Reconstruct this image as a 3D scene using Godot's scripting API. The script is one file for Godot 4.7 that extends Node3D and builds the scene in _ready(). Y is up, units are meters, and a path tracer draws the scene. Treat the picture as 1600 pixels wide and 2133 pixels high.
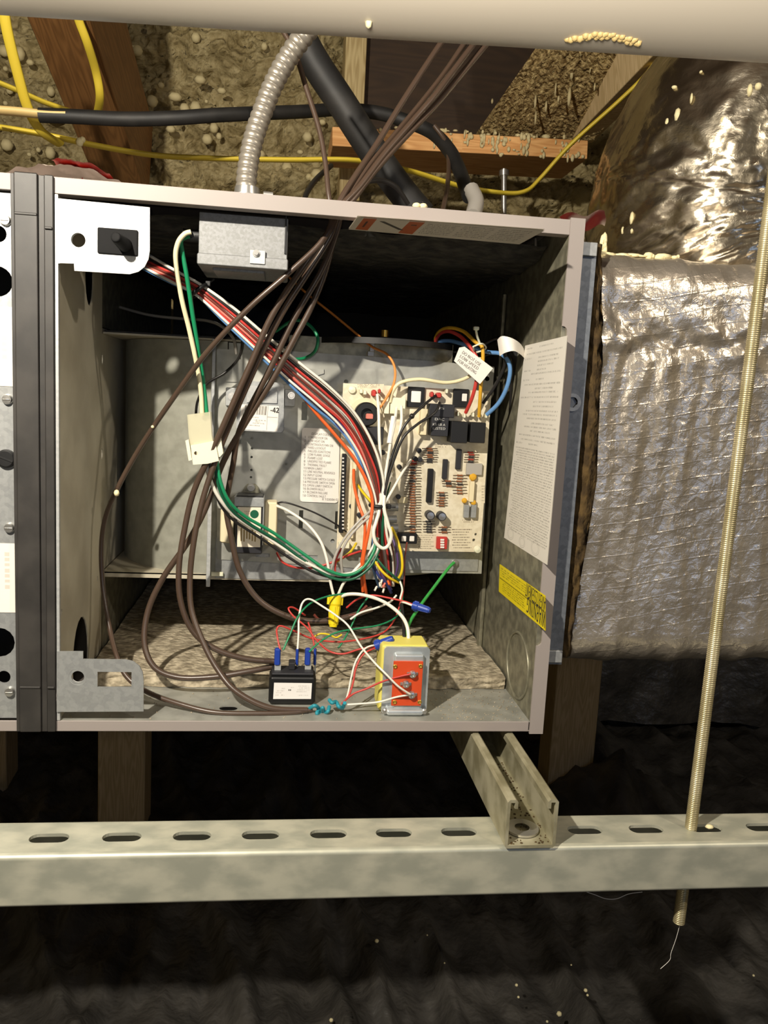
extends Node3D
# An opened furnace control compartment hung on strut channel in a crawl space.
# Units are metres; the cabinet's front opening lies in the plane z = 0, and it goes back towards -z.

const F := 1690.0
var CB := Basis.from_euler(Vector3(deg_to_rad(-8.01), deg_to_rad(-7.31), deg_to_rad(3.02)))
const EYE := Vector3(0, 0, 0.70)
var M := {}
var taken := {}
var rng := RandomNumberGenerator.new()


class MB:
	var v := PackedVector3Array()
	var n := PackedVector3Array()
	var t := PackedVector2Array()
	var X := Transform3D()

	func tri(a: Vector3, b: Vector3, c: Vector3, na: Vector3, nb: Vector3, nc: Vector3, ua := Vector2.ZERO, ub := Vector2.ZERO, uc := Vector2.ZERO):
		if (b - a).cross(c - a).dot(na + nb + nc) > 0.0:
			var s = b; b = c; c = s
			s = nb; nb = nc; nc = s
			var w = ub; ub = uc; uc = w
		v.append(X * a); v.append(X * b); v.append(X * c)
		n.append((X.basis * na).normalized()); n.append((X.basis * nb).normalized()); n.append((X.basis * nc).normalized())
		t.append(ua); t.append(ub); t.append(uc)

	func quad(a: Vector3, b: Vector3, c: Vector3, d: Vector3, nn: Vector3):   # a b c d round the edge; uv (0,1) (1,1) (1,0) (0,0)
		tri(a, b, c, nn, nn, nn, Vector2(0, 1), Vector2(1, 1), Vector2(1, 0))
		tri(a, c, d, nn, nn, nn, Vector2(0, 1), Vector2(1, 0), Vector2(0, 0))

	func box(lo: Vector3, hi: Vector3, bev := 0.0006):   # bevelled box between two corners
		var c := (lo + hi) / 2.0
		var h := (hi - lo).abs() / 2.0
		bev = minf(bev, minf(h.x, minf(h.y, h.z)) * 0.9)
		var k := h - Vector3.ONE * bev
		for ax in 3:
			var b := (ax + 1) % 3
			var d := (ax + 2) % 3
			for s in [-1.0, 1.0]:
				var nn := Vector3.ZERO
				nn[ax] = s
				var q := []
				for e in [[-1, -1], [1, -1], [1, 1], [-1, 1]]:
					var p := c
					p[ax] += s * h[ax]; p[b] += e[0] * k[b]; p[d] += e[1] * k[d]
					q.append(p)
				quad(q[0], q[1], q[2], q[3], nn)
				if bev <= 0.0: continue
				for s2 in [-1.0, 1.0]:     # the edge between faces ax and b
					var m := Vector3.ZERO
					m[b] = s2
					var e0 := c; var e1 := c; var e2 := c; var e3 := c
					e0[ax] += s * h[ax]; e0[b] += s2 * k[b]; e0[d] -= k[d]
					e1[ax] += s * h[ax]; e1[b] += s2 * k[b]; e1[d] += k[d]
					e2[ax] += s * k[ax]; e2[b] += s2 * h[b]; e2[d] += k[d]
					e3[ax] += s * k[ax]; e3[b] += s2 * h[b]; e3[d] -= k[d]
					tri(e0, e1, e2, nn, nn, m); tri(e0, e2, e3, nn, m, m)
		if bev > 0.0:
			for sx in [-1.0, 1.0]:
				for sy in [-1.0, 1.0]:
					for sz in [-1.0, 1.0]:
						tri(c + Vector3(sx * h.x, sy * k.y, sz * k.z), c + Vector3(sx * k.x, sy * h.y, sz * k.z), c + Vector3(sx * k.x, sy * k.y, sz * h.z), Vector3(sx, 0, 0), Vector3(0, sy, 0), Vector3(0, 0, sz))

	func tube(p: PackedVector3Array, r: PackedFloat32Array, sides := 8, flat := 1.0, caps := true):   # swept round a path; flat < 1 squashes it
		var m := p.size()
		var up := Vector3.UP
		var d0 := (p[1] - p[0]).normalized()
		if absf(d0.dot(up)) > 0.9: up = Vector3.RIGHT
		var side := d0.cross(up).normalized()
		var rings := []
		var nors := []
		for i in m:
			var d := (p[mini(i + 1, m - 1)] - p[maxi(i - 1, 0)]).normalized()
			side = (side - d * side.dot(d)).normalized()
			var w := d.cross(side)
			var slope := (r[mini(i + 1, m - 1)] - r[maxi(i - 1, 0)]) / maxf(1e-6, (p[mini(i + 1, m - 1)] - p[maxi(i - 1, 0)]).length())
			var ring := PackedVector3Array()
			var nor := PackedVector3Array()
			for k in sides:
				var a := TAU * k / sides
				var o := side * cos(a) + w * sin(a) * flat
				ring.append(p[i] + o * r[i])
				nor.append(((side * cos(a) * flat + w * sin(a)).normalized() - d * slope).normalized())
			rings.append(ring); nors.append(nor)
		for i in m - 1:
			for k in sides:
				var j := (k + 1) % sides
				var u0 := Vector2(float(k) / sides, float(i) / m); var u1 := Vector2(float(k + 1) / sides, float(i) / m)
				var u2 := Vector2(float(k + 1) / sides, float(i + 1) / m); var u3 := Vector2(float(k) / sides, float(i + 1) / m)
				tri(rings[i][k], rings[i][j], rings[i + 1][j], nors[i][k], nors[i][j], nors[i + 1][j], u0, u1, u2)
				tri(rings[i][k], rings[i + 1][j], rings[i + 1][k], nors[i][k], nors[i + 1][j], nors[i + 1][k], u0, u2, u3)
		if caps:
			for e in [0, m - 1]:
				var nn := (p[0] - p[1]).normalized() if e == 0 else (p[m - 1] - p[m - 2]).normalized()
				for k in sides:
					tri(p[e], rings[e][k], rings[e][(k + 1) % sides], nn, nn, nn)

	func rod(a: Vector3, b: Vector3, r: float, sides := 16, r2 := -1.0):
		tube(PackedVector3Array([a, b]), PackedFloat32Array([r, r if r2 < 0 else r2]), sides)

	func lathe(a: Vector3, axis: Vector3, prof: Array, sides := 20):   # prof: pairs of (distance along the axis, radius)
		var p := PackedVector3Array()
		var r := PackedFloat32Array()
		for q in prof:
			p.append(a + axis * q[0]); r.append(q[1])
		var d := axis.normalized()
		var s := d.cross(Vector3.UP if absf(d.y) < 0.9 else Vector3.RIGHT).normalized()
		var w := d.cross(s)
		for i in p.size() - 1:
			var run := (p[i + 1] - p[i]).dot(d)
			var rise := r[i + 1] - r[i]
			for k in sides:
				var a0 := TAU * k / sides
				var a1 := TAU * (k + 1) / sides
				var o0 := s * cos(a0) + w * sin(a0)
				var o1 := s * cos(a1) + w * sin(a1)
				var n0 := (o0 * run - d * rise).normalized()
				var n1 := (o1 * run - d * rise).normalized()
				if n0.length() < 0.5: continue
				tri(p[i] + o0 * r[i], p[i] + o1 * r[i], p[i + 1] + o1 * r[i + 1], n0, n1, n1)
				tri(p[i] + o0 * r[i], p[i + 1] + o1 * r[i + 1], p[i + 1] + o0 * r[i + 1], n0, n1, n0)

	func surf(nu: int, nv: int, f: Callable):   # a smooth sheet of points f(u, v)
		var g := []
		for i in nu + 1:
			var col := PackedVector3Array()
			for j in nv + 1: col.append(f.call(float(i) / nu, float(j) / nv))
			g.append(col)
		var nn := []
		for i in nu + 1:
			var col := PackedVector3Array()
			for j in nv + 1:
				var du: Vector3 = g[mini(i + 1, nu)][j] - g[maxi(i - 1, 0)][j]
				var dv: Vector3 = g[i][mini(j + 1, nv)] - g[i][maxi(j - 1, 0)]
				col.append(du.cross(dv).normalized())
			nn.append(col)
		for i in nu:
			for j in nv:
				var a := Vector2(float(i) / nu, float(j) / nv); var c := Vector2(float(i + 1) / nu, float(j + 1) / nv)
				tri(g[i][j], g[i + 1][j], g[i + 1][j + 1], nn[i][j], nn[i + 1][j], nn[i + 1][j + 1], a, Vector2(c.x, a.y), c)
				tri(g[i][j], g[i + 1][j + 1], g[i][j + 1], nn[i][j], nn[i + 1][j + 1], nn[i][j + 1], a, c, Vector2(a.x, c.y))

	func plate(outer: PackedVector2Array, holes: Array, th: float):   # sheet with holes: front at z = 0, back at -th
		var xs := [-99.0, 99.0]
		for h in holes:
			var mid := 0.0
			for q in h: mid += q.x / h.size()
			xs.append(mid)
		xs.sort()
		for i in xs.size() - 1:
			if xs[i + 1] - xs[i] < 1e-6: continue
			var strip := PackedVector2Array([Vector2(xs[i], -99), Vector2(xs[i + 1], -99), Vector2(xs[i + 1], 99), Vector2(xs[i], 99)])
			var polys: Array = Geometry2D.intersect_polygons(outer, strip)
			for h in holes:
				var nxt := []
				for q in polys: nxt.append_array(Geometry2D.clip_polygons(q, h))
				polys = nxt
			for q in polys:
				var id := Geometry2D.triangulate_polygon(q)
				for k in range(0, id.size(), 3):
					for z in [0.0, -th]:
						var nz := Vector3(0, 0, 1.0 if z == 0.0 else -1.0)
						tri(Vector3(q[id[k]].x, q[id[k]].y, z), Vector3(q[id[k + 1]].x, q[id[k + 1]].y, z), Vector3(q[id[k + 2]].x, q[id[k + 2]].y, z), nz, nz, nz)
		for loop in [outer] + holes:
			var area := 0.0
			for k in loop.size(): area += loop[k].cross(loop[(k + 1) % loop.size()])
			var out := (1.0 if area > 0 else -1.0) * (1.0 if loop == outer else -1.0)
			for k in loop.size():
				var a: Vector2 = loop[k]
				var b: Vector2 = loop[(k + 1) % loop.size()]
				var e := (b - a).normalized()
				quad(Vector3(a.x, a.y, 0), Vector3(b.x, b.y, 0), Vector3(b.x, b.y, -th), Vector3(a.x, a.y, -th), Vector3(e.y, -e.x, 0) * out)

	func mesh(shift := Vector3.ZERO) -> ArrayMesh:
		var w := v.duplicate()
		for i in w.size(): w[i] -= shift
		var arr := []
		arr.resize(Mesh.ARRAY_MAX)
		arr[Mesh.ARRAY_VERTEX] = w; arr[Mesh.ARRAY_NORMAL] = n; arr[Mesh.ARRAY_TEX_UV] = t
		var m := ArrayMesh.new()
		m.add_surface_from_arrays(Mesh.PRIMITIVE_TRIANGLES, arr)
		return m

	func base() -> Vector3:
		var lo := v[0]; var hi := v[0]
		for p in v:
			lo = lo.min(p); hi = hi.max(p)
		return Vector3((lo.x + hi.x) / 2, lo.y, (lo.z + hi.z) / 2)


# ---------------------------------------------------------------- places
func ray(px: float, py: float) -> Vector3: return CB * Vector3((px - 800.0) / F, -(py - 1066.5) / F, -1.0)
func P(px: float, py: float, z: float) -> Vector3:
	var r := ray(px, py); return EYE + r * ((z - EYE.z) / r.z)
func PX(px: float, py: float, x: float) -> Vector3:
	var r := ray(px, py); return EYE + r * ((x - EYE.x) / r.x)
func PY(px: float, py: float, y: float) -> Vector3:
	var r := ray(px, py); return EYE + r * ((y - EYE.y) / r.y)
func P2(px: float, py: float, z: float) -> Vector2:
	var p := P(px, py, z); return Vector2(p.x, p.y)
func poly(a: Array, z: float) -> PackedVector2Array:   # flat list of pixels -> outline in the plane z
	var o := PackedVector2Array()
	for i in range(0, a.size(), 2): o.append(P2(a[i], a[i + 1], z))
	return o
func ring2(c: Vector2, rx: float, ry := -1.0, k := 20) -> PackedVector2Array:
	var o := PackedVector2Array()
	for i in k: o.append(c + Vector2(cos(TAU * i / k) * rx, sin(TAU * i / k) * (rx if ry < 0 else ry)))
	return o
func rect2(lo: Vector2, hi: Vector2) -> PackedVector2Array: return PackedVector2Array([lo, Vector2(hi.x, lo.y), hi, Vector2(lo.x, hi.y)])
func slot2(c: Vector2, l: float, h: float) -> PackedVector2Array:   # obround, l long and h high
	var o := PackedVector2Array()
	for i in 9: o.append(c + Vector2(l / 2 - h / 2 + cos(-PI / 2 + PI * i / 8) * h / 2, sin(-PI / 2 + PI * i / 8) * h / 2))
	for i in 9: o.append(c + Vector2(-l / 2 + h / 2 + cos(PI / 2 + PI * i / 8) * h / 2, sin(PI / 2 + PI * i / 8) * h / 2))
	return o
func rrect(lo: Vector2, hi: Vector2, r: float) -> PackedVector2Array:
	var o := PackedVector2Array()
	for q in [[hi.x - r, hi.y - r, 0], [lo.x + r, hi.y - r, 1], [lo.x + r, lo.y + r, 2], [hi.x - r, lo.y + r, 3]]:
		for i in 5: o.append(Vector2(q[0], q[1]) + Vector2(cos(PI / 2 * (q[2] + i / 4.0)), sin(PI / 2 * (q[2] + i / 4.0))) * r)
	return o
func smooth(k: PackedVector3Array, sub := 7) -> PackedVector3Array:   # Catmull-Rom through the points
	var o := PackedVector3Array()
	for i in k.size() - 1:
		var a := k[maxi(i - 1, 0)]; var b := k[i]; var c := k[i + 1]; var d := k[mini(i + 2, k.size() - 1)]
		for s in sub: o.append(b.cubic_interpolate(c, a, d, float(s) / sub))
	o.append(k[k.size() - 1])
	return o
func path(a: Array, sub := 7) -> PackedVector3Array:   # flat list px, py, z
	var k := PackedVector3Array()
	for i in range(0, a.size(), 3): k.append(P(a[i], a[i + 1], a[i + 2]))
	return smooth(k, sub)
func same(n: int, r: float) -> PackedFloat32Array:
	var o := PackedFloat32Array()
	o.resize(n); o.fill(r)
	return o


# ---------------------------------------------------------------- nodes
func numbered(called: String) -> String:
	var k: int = taken.get(called, 0)
	taken[called] = k + 1
	return called if k == 0 else "%s_%03d" % [called, k]
func tag(o: Node3D, label: String, category: String, group := ""):
	o.set_meta("label", label); o.set_meta("category", category)
	if group: o.set_meta("group", group)
func thing(called: String, label: String, category: String, at := Vector3.ZERO, group := "") -> Node3D:
	var o := Node3D.new()
	o.name = numbered(called); add_child(o); o.position = at
	tag(o, label, category, group)
	return o
func world_of(o: Node) -> Vector3:
	var p := Vector3.ZERO
	while o is Node3D and o != self:
		p += o.position; o = o.get_parent()
	return p
func part(parent: Node3D, called: String, mb: MB, m: Material, label := "") -> MeshInstance3D:
	var o := MeshInstance3D.new()
	var b := mb.base()
	o.mesh = mb.mesh(b); o.material_override = m
	o.name = called
	parent.add_child(o, true)
	o.position = b - world_of(parent)
	if label: o.set_meta("label", label)
	return o
func single(called: String, mb: MB, m: Material, label: String, category: String, group := "") -> MeshInstance3D:
	var o := MeshInstance3D.new()
	var b := mb.base()
	o.mesh = mb.mesh(b); o.material_override = m
	o.name = numbered(called); add_child(o); o.position = b
	tag(o, label, category, group)
	return o
func struct(called: String, mb: MB, m: Material, label: String) -> MeshInstance3D:
	var o := MeshInstance3D.new()
	o.mesh = mb.mesh(); o.material_override = m; o.name = numbered(called); add_child(o)
	o.set_meta("kind", "structure"); o.set_meta("label", label)
	return o
func stuff(parent: Node3D, called: String, mb: MB, m: Material) -> MeshInstance3D:
	var o := part(parent, called, mb, m)
	o.set_meta("kind", "stuff")
	return o
func wire(called: String, label: String, m: Material, r: float, pts: Array, group := "", category := "wire", sides := 8) -> MeshInstance3D:
	var mb := MB.new()
	var p := path(pts)
	mb.tube(p, same(p.size(), r), sides)
	return single(called, mb, m, label, category, group)
func letters(parent: Node3D, s: String, at: Vector3, b: Basis, h: float, m: Material, wide := 0.0, bold := false):   # flat print: b's x runs along the line, its z out of the surface
	var tm := TextMesh.new()
	var f := SystemFont.new()
	f.font_names = PackedStringArray(["Droid Sans"])
	if bold: f.font_weight = 700
	tm.font = f; tm.text = s; tm.font_size = 32; tm.pixel_size = h / 23.0; tm.depth = 0.0; tm.curve_step = 4.0
	tm.horizontal_alignment = HORIZONTAL_ALIGNMENT_LEFT; tm.vertical_alignment = VERTICAL_ALIGNMENT_CENTER
	var o := MeshInstance3D.new()
	o.mesh = tm; o.material_override = m; o.name = "lettering"
	parent.add_child(o, true)
	var sx := 1.0
	if wide > 0.0: sx = wide / maxf(tm.get_aabb().size.x, 1e-5)
	o.transform = Transform3D(b * Basis.from_scale(Vector3(sx, 1, 1)), at - world_of(parent))


# ---------------------------------------------------------------- materials
func noise(freq: float, kind := FastNoiseLite.TYPE_SIMPLEX_SMOOTH, oct := 4, sd := 1) -> FastNoiseLite:
	var f := FastNoiseLite.new()
	f.noise_type = kind; f.frequency = freq; f.fractal_octaves = oct; f.seed = sd
	return f
func ntex(f: FastNoiseLite, c0: Color, c1: Color, size := 512) -> ImageTexture:   # noise turned into two tones
	var src := f.get_seamless_image(size, size)
	src.convert(Image.FORMAT_L8)
	var raw := src.get_data()
	var out := PackedByteArray()
	out.resize(raw.size() * 3)
	var ramp := []
	for i in 256:
		var c := c0.lerp(c1, smoothstep(0.12, 0.88, i / 255.0))
		ramp.append([int(c.r * 255), int(c.g * 255), int(c.b * 255)])
	for i in raw.size():
		var q = ramp[raw[i]]
		out[i * 3] = q[0]; out[i * 3 + 1] = q[1]; out[i * 3 + 2] = q[2]
	return ImageTexture.create_from_image(Image.create_from_data(size, size, false, Image.FORMAT_RGB8, out))
func mat(c: Color, rough := 0.5, metal := 0.0) -> StandardMaterial3D:
	var m := StandardMaterial3D.new()
	m.albedo_color = c; m.roughness = rough; m.metallic = metal
	return m
func tmat(tex: Texture2D, rough := 0.5, metal := 0.0, scale := Vector3.ONE * 4, bump: Texture2D = null, depth := 0.1) -> StandardMaterial3D:
	var m := mat(Color.WHITE, rough, metal)
	m.albedo_texture = tex; m.uv1_triplanar = true; m.uv1_scale = scale
	if bump:
		m.heightmap_enabled = true; m.heightmap_texture = bump; m.heightmap_scale = depth
	return m
func grain(c0: Color, c1: Color, along_u: bool, sd: int) -> ImageTexture:   # wood
	var w := 256
	var a := noise(0.012, FastNoiseLite.TYPE_SIMPLEX_SMOOTH, 3, sd)
	var b := noise(0.09, FastNoiseLite.TYPE_SIMPLEX_SMOOTH, 2, sd + 5)
	var im := Image.create(w, w, false, Image.FORMAT_RGB8)
	for y in w:
		for x in w:
			var s := float(x) if along_u else float(y)
			var q := float(y) if along_u else float(x)
			var g := a.get_noise_2d(s * 0.35, q) * 9.0 + q * 0.05
			var k := clampf(0.5 + 0.35 * sin(g * 3.0) + 0.35 * b.get_noise_2d(s * 0.06, q * 2.0), 0, 1)
			im.set_pixel(x, y, c0.lerp(c1, k))
	return ImageTexture.create_from_image(im)
func printed(w: int, h: int, bg: Color, ink: Color, rows: Array, sd: int) -> Image:   # rows of illegibly small print: [y, height, x0, x1]
	var im := Image.create(w, h, false, Image.FORMAT_RGB8)
	im.fill(bg)
	var r := RandomNumberGenerator.new()
	r.seed = sd
	for q in rows:
		var x: float = q[2]
		var cw: float = maxf(2.0, q[1] * 0.62)
		while x < q[3] - cw:
			var word := r.randi_range(2, 9)
			for k in word:
				if x > q[3] - cw: break
				var st := maxi(1, int(cw * 0.3))
				if r.randf() < 0.8: im.fill_rect(Rect2i(int(x), int(q[0]), st, int(q[1])), ink)
				if r.randf() < 0.6: im.fill_rect(Rect2i(int(x), int(q[0]), int(cw * 0.8), st), ink)
				if r.randf() < 0.5: im.fill_rect(Rect2i(int(x), int(q[0] + q[1] - st), int(cw * 0.8), st), ink)
				if r.randf() < 0.5: im.fill_rect(Rect2i(int(x + cw * 0.55), int(q[0]), st, int(q[1])), ink)
				x += cw
			x += cw * 0.8
	return im
func pic(im: Image, rough := 0.5) -> StandardMaterial3D:
	var m := mat(Color.WHITE, rough)
	m.albedo_texture = ImageTexture.create_from_image(im)
	return m
func foil_height(sd: int, creases: float, scrim: bool) -> ImageTexture:   # crumpled foil over a scrim of threads
	var s := 512
	var rg := noise(0.016, FastNoiseLite.TYPE_SIMPLEX, 4, sd)
	rg.fractal_type = FastNoiseLite.FRACTAL_RIDGED
	rg.domain_warp_enabled = true; rg.domain_warp_amplitude = 25.0
	var im := rg.get_seamless_image(s, s)
	im.convert(Image.FORMAT_L8)
	var cell := noise(0.03, FastNoiseLite.TYPE_CELLULAR, 2, sd + 3)
	cell.cellular_return_type = FastNoiseLite.RETURN_DISTANCE2_SUB
	var i2 := cell.get_seamless_image(s, s)
	i2.convert(Image.FORMAT_L8)
	var a := im.get_data()
	var b := i2.get_data()
	for y in s:
		for x in s:
			var k := y * s + x
			var h := 0.45 * a[k] * creases + 0.35 * b[k] * creases
			if scrim:
				var d0 := absf(fposmod(x + 3.0 * sin(y * 0.0245), 32.0) - 2.0)
				var d1 := absf(fposmod(y + x * 0.1875 + 2.0 * sin(x * 0.0245), 32.0) - 1.6)
				if d0 < 1.5: h += 16.0 * (1.0 - d0 / 1.5) * (0.4 + b[k] / 255.0)
				if d1 < 1.6: h += 45.0 * (1.0 - d1 / 1.6) * (0.4 + b[k] / 255.0)
			a[k] = clampi(int(h), 0, 255)
	return ImageTexture.create_from_image(Image.create_from_data(s, s, false, Image.FORMAT_L8, a))


func make_materials():
	var spangle := noise(0.03, FastNoiseLite.TYPE_CELLULAR, 2, 4)
	spangle.cellular_return_type = FastNoiseLite.RETURN_CELL_VALUE
	var fine := ImageTexture.create_from_image(noise(0.08, FastNoiseLite.TYPE_SIMPLEX, 3, 8).get_seamless_image(256, 256))
	var lump := ImageTexture.create_from_image(noise(0.02, FastNoiseLite.TYPE_SIMPLEX_SMOOTH, 5, 9).get_seamless_image(512, 512))
	var dirt := noise(0.008, FastNoiseLite.TYPE_SIMPLEX_SMOOTH, 5, 21)
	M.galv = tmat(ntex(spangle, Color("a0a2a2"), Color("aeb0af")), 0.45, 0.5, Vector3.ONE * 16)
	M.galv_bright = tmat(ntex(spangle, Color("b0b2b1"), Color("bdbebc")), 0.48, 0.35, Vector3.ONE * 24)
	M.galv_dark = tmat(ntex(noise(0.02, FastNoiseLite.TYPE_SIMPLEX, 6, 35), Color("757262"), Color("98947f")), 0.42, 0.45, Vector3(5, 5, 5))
	M.panel = tmat(ntex(noise(0.01, FastNoiseLite.TYPE_SIMPLEX, 5, 31), Color("9c9c94"), Color("b1b1a9")), 0.45, 0.35, Vector3.ONE * 6)
	M.grey = mat(Color("9a918c"), 0.5)                       # the casing's grey-beige paint
	M.tan = tmat(ntex(dirt, Color("b3ab97"), Color("c6bfab")), 0.5, 0.0, Vector3.ONE * 3)
	M.scroll = tmat(ntex(noise(0.02, FastNoiseLite.TYPE_SIMPLEX, 5, 33), Color("9a9a8e"), Color("adada1")), 0.4, 0.3, Vector3.ONE * 5)
	M.black = mat(Color("0e0e0f"), 0.5)
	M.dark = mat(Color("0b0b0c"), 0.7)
	M.tape = tmat(ntex(dirt, Color("2c2a28"), Color("3a3734")), 0.5, 0.0, Vector3.ONE * 5)
	M.liner = tmat(ntex(noise(0.02, FastNoiseLite.TYPE_SIMPLEX, 5, 41), Color("857a66"), Color("c2b69d")), 0.95, 0.0, Vector3(6, 6, 8), fine, 0.15)
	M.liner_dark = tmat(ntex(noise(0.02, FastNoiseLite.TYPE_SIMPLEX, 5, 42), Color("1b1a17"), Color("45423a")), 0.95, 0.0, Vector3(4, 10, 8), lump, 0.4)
	M.fiber = tmat(ntex(noise(0.02, FastNoiseLite.TYPE_SIMPLEX, 4, 43), Color("3a2b14"), Color("5f4a26")), 0.95, 0.0, Vector3(8, 4, 8), lump, 0.3)
	M.strut = tmat(ntex(noise(0.01, FastNoiseLite.TYPE_SIMPLEX_SMOOTH, 6, 22), Color("acad9d"), Color("cccab6")), 0.42, 0.35, Vector3(4, 7, 7))
	M.strut_old = tmat(ntex(dirt, Color("8a8468"), Color("bdb79c")), 0.5, 0.35, Vector3(5, 5, 5))
	M.brass_rod = tmat(ntex(dirt, Color("b3a67c"), Color("d6caa4")), 0.36, 0.65, Vector3(6, 6, 6))
	M.steel = mat(Color("c9c7c2"), 0.3, 0.85)
	M.brass = mat(Color("c7a04a"), 0.3, 0.85)
	M.pvc = mat(Color("e0d3bd"), 0.4)
	M.foam = tmat(ntex(noise(0.012, FastNoiseLite.TYPE_SIMPLEX_SMOOTH, 5, 51), Color("85764f"), Color("a89a72")), 0.75, 0.0, Vector3.ONE * 3, lump, 1.0)
	M.foam_lump = mat(Color("c6b88c"), 0.75)
	M.crumb = mat(Color("efe3b4"), 0.8)
	M.wood_x = tmat(grain(Color("c48c52"), Color("e0ae72"), true, 61), 0.75, 0.0, Vector3(2, 6, 6))
	M.wood_y = tmat(grain(Color("bfa678"), Color("dac296"), false, 62), 0.8, 0.0, Vector3(6, 2, 6))
	M.wood_j = tmat(grain(Color("75502a"), Color("93683a"), true, 63), 0.6, 0.0, Vector3(2, 6, 6))
	M.wood_pale = tmat(grain(Color("a08a5c"), Color("c6b384"), false, 64), 0.75, 0.0, Vector3(6, 2, 6))
	M.shaded_ply = tmat(grain(Color("2f2114"), Color("3b2a19"), true, 65), 0.8, 0.0, Vector3(1.5, 3, 3))  # wood colour darkened to stand for the shade in the bay
	M.foil = tmat(ntex(dirt, Color("c3b8a8"), Color("ddd3c4")), 0.33, 0.8, Vector3(4, 4, 4), foil_height(71, 1.0, true), 0.2)
	M.foil_flex = tmat(ntex(dirt, Color("a89c86"), Color("cfc5b2")), 0.27, 1.0, Vector3(3, 3, 3), foil_height(75, 1.2, false), 0.09)
	M.poly = tmat(ntex(dirt, Color("3c3a37"), Color("5c5954")), 0.42, 0.0, Vector3.ONE * 2, lump, 0.6)
	M.romex = mat(Color("d3ba3a"), 0.45)
	M.beige = mat(Color("d3b779"), 0.5)
	M.hose = tmat(ntex(dirt, Color("0e0e0e"), Color("262422")), 0.6, 0.0, Vector3.ONE * 4)
	M.brown = mat(Color("4a3a2f"), 0.38)
	M.brown.clearcoat_enabled = true; M.brown.clearcoat = 0.3; M.brown.clearcoat_roughness = 0.3
	for c in [["white", "e9e4d6"], ["cream", "e6dcb4"], ["grey_w", "a9a49c"], ["red", "bd3a33"], ["orange", "e2622a"], ["orange_pale", "e08a3c"], ["yellow", "e3c520"], ["gold", "d9a52c"], ["green", "178255"], ["green_dark", "12553a"], ["lime", "3aa24a"], ["blue", "5f8cc0"], ["navy", "343d78"], ["purple", "54406e"], ["blk", "1d1b1a"], ["maroon", "6b2f24"], ["pink", "d67a6c"], ["teal", "2a8fa0"]]:
		M[c[0]] = mat(Color(c[1]), 0.38)
	M.nut_yellow = mat(Color("ecd21a"), 0.4)
	M.nut_blue = mat(Color("22409c"), 0.35)
	M.nylon = mat(Color("e8e2c8"), 0.45)
	M.nylon.subsurf_scatter_enabled = true; M.nylon.subsurf_scatter_strength = 0.15
	M.clear = mat(Color(0.86, 0.84, 0.72, 0.55), 0.3)
	M.clear.transparency = BaseMaterial3D.TRANSPARENCY_ALPHA
	M.pcb = tmat(ntex(noise(0.02, FastNoiseLite.TYPE_SIMPLEX, 3, 81), Color("d6cbb0"), Color("e3dac2")), 0.4, 0.0, Vector3.ONE * 10)
	M.ceramic = mat(Color("e3d6b2"), 0.5)
	M.chip = mat(Color("26262a"), 0.5)
	M.ink = mat(Color("2a2828"), 0.7)
	M.ink_soft = mat(Color("6e6863"), 0.7)
	M.whiteprint = mat(Color("d8d6d0"), 0.6)
	M.paper = mat(Color("ece7df"), 0.5)
	M.xf_red = mat(Color("cf4a22"), 0.45)
	M.xf_yellow = mat(Color("e0d468"), 0.5)
	M.zinc = tmat(ntex(dirt, Color("bcc4c8"), Color("dee3e4")), 0.32, 0.6, Vector3.ONE * 8)
	M.red_film = mat(Color("b5281e"), 0.35)
	M.red_tape = mat(Color("560a0c"), 0.45)
	M.film = mat(Color("e6d6c8"), 0.3)
	M.conduit = mat(Color("a39c90"), 0.35, 0.6)
	M.jbox = tmat(ntex(spangle, Color("858685"), Color("939495")), 0.6, 0.3, Vector3.ONE * 32)
	M.foam_smear = tmat(ntex(noise(0.02, FastNoiseLite.TYPE_SIMPLEX, 5, 55), Color("5f4722"), Color("d6c089")), 0.7, 0.0, Vector3(9, 3.2, 9), lump, 0.8)
	M.switch = mat(Color("121213"), 0.7)
	M.switch.metallic_specular = 0.3
	M.flange = tmat(ntex(spangle, Color("73787f"), Color("82878d")), 0.5, 0.5, Vector3.ONE * 16)
	M.lead = mat(Color("6b5a44"), 0.5, 0.3)
	M.copper = mat(Color("c07a50"), 0.3, 0.9)
	M.band_brown = mat(Color("8a5430"), 0.6)
	M.band_red = mat(Color("9c2f22"), 0.6)


func _ready():
	rng.seed = 7
	# ------------------------------------------------ camera, surroundings, light
	var cam := Camera3D.new()
	cam.name = "camera"
	cam.transform = Transform3D(CB, EYE)
	cam.fov = rad_to_deg(2.0 * atan(1066.5 / F)); cam.near = 0.01; cam.far = 50.0
	add_child(cam)
	cam.current = true
	var env := Environment.new()
	env.background_mode = Environment.BG_COLOR
	env.background_color = Color.BLACK
	env.tonemap_mode = Environment.TONE_MAPPER_LINEAR
	env.tonemap_exposure = 1.1
	env.sdfgi_enabled = true; env.ssao_enabled = true; env.ssil_enabled = true
	var we := WorldEnvironment.new()
	we.name = "surroundings"; we.environment = env
	add_child(we)
	make_materials()
	work_light(Vector3(-0.343, 0.417, 0.60), Vector3(0.1, -0.05, -0.2))
	front_fill_light(Vector3(-0.012, 0.013, 0.715))
	added_bulb_light(Vector3(0.92, 0.74, 0.98))
	cool_fill_light()
	# ------------------------------------------------ the place
	shell()
	overhead()
	ducts()
	strut_frame()
	# ------------------------------------------------ the furnace and what is in it
	cabinet()
	brackets()
	junction_box()
	control_panel()
	circuit_board()
	relay_and_transformer()
	cables()
	harness()
	loose_wires()
	crumbs()


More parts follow.
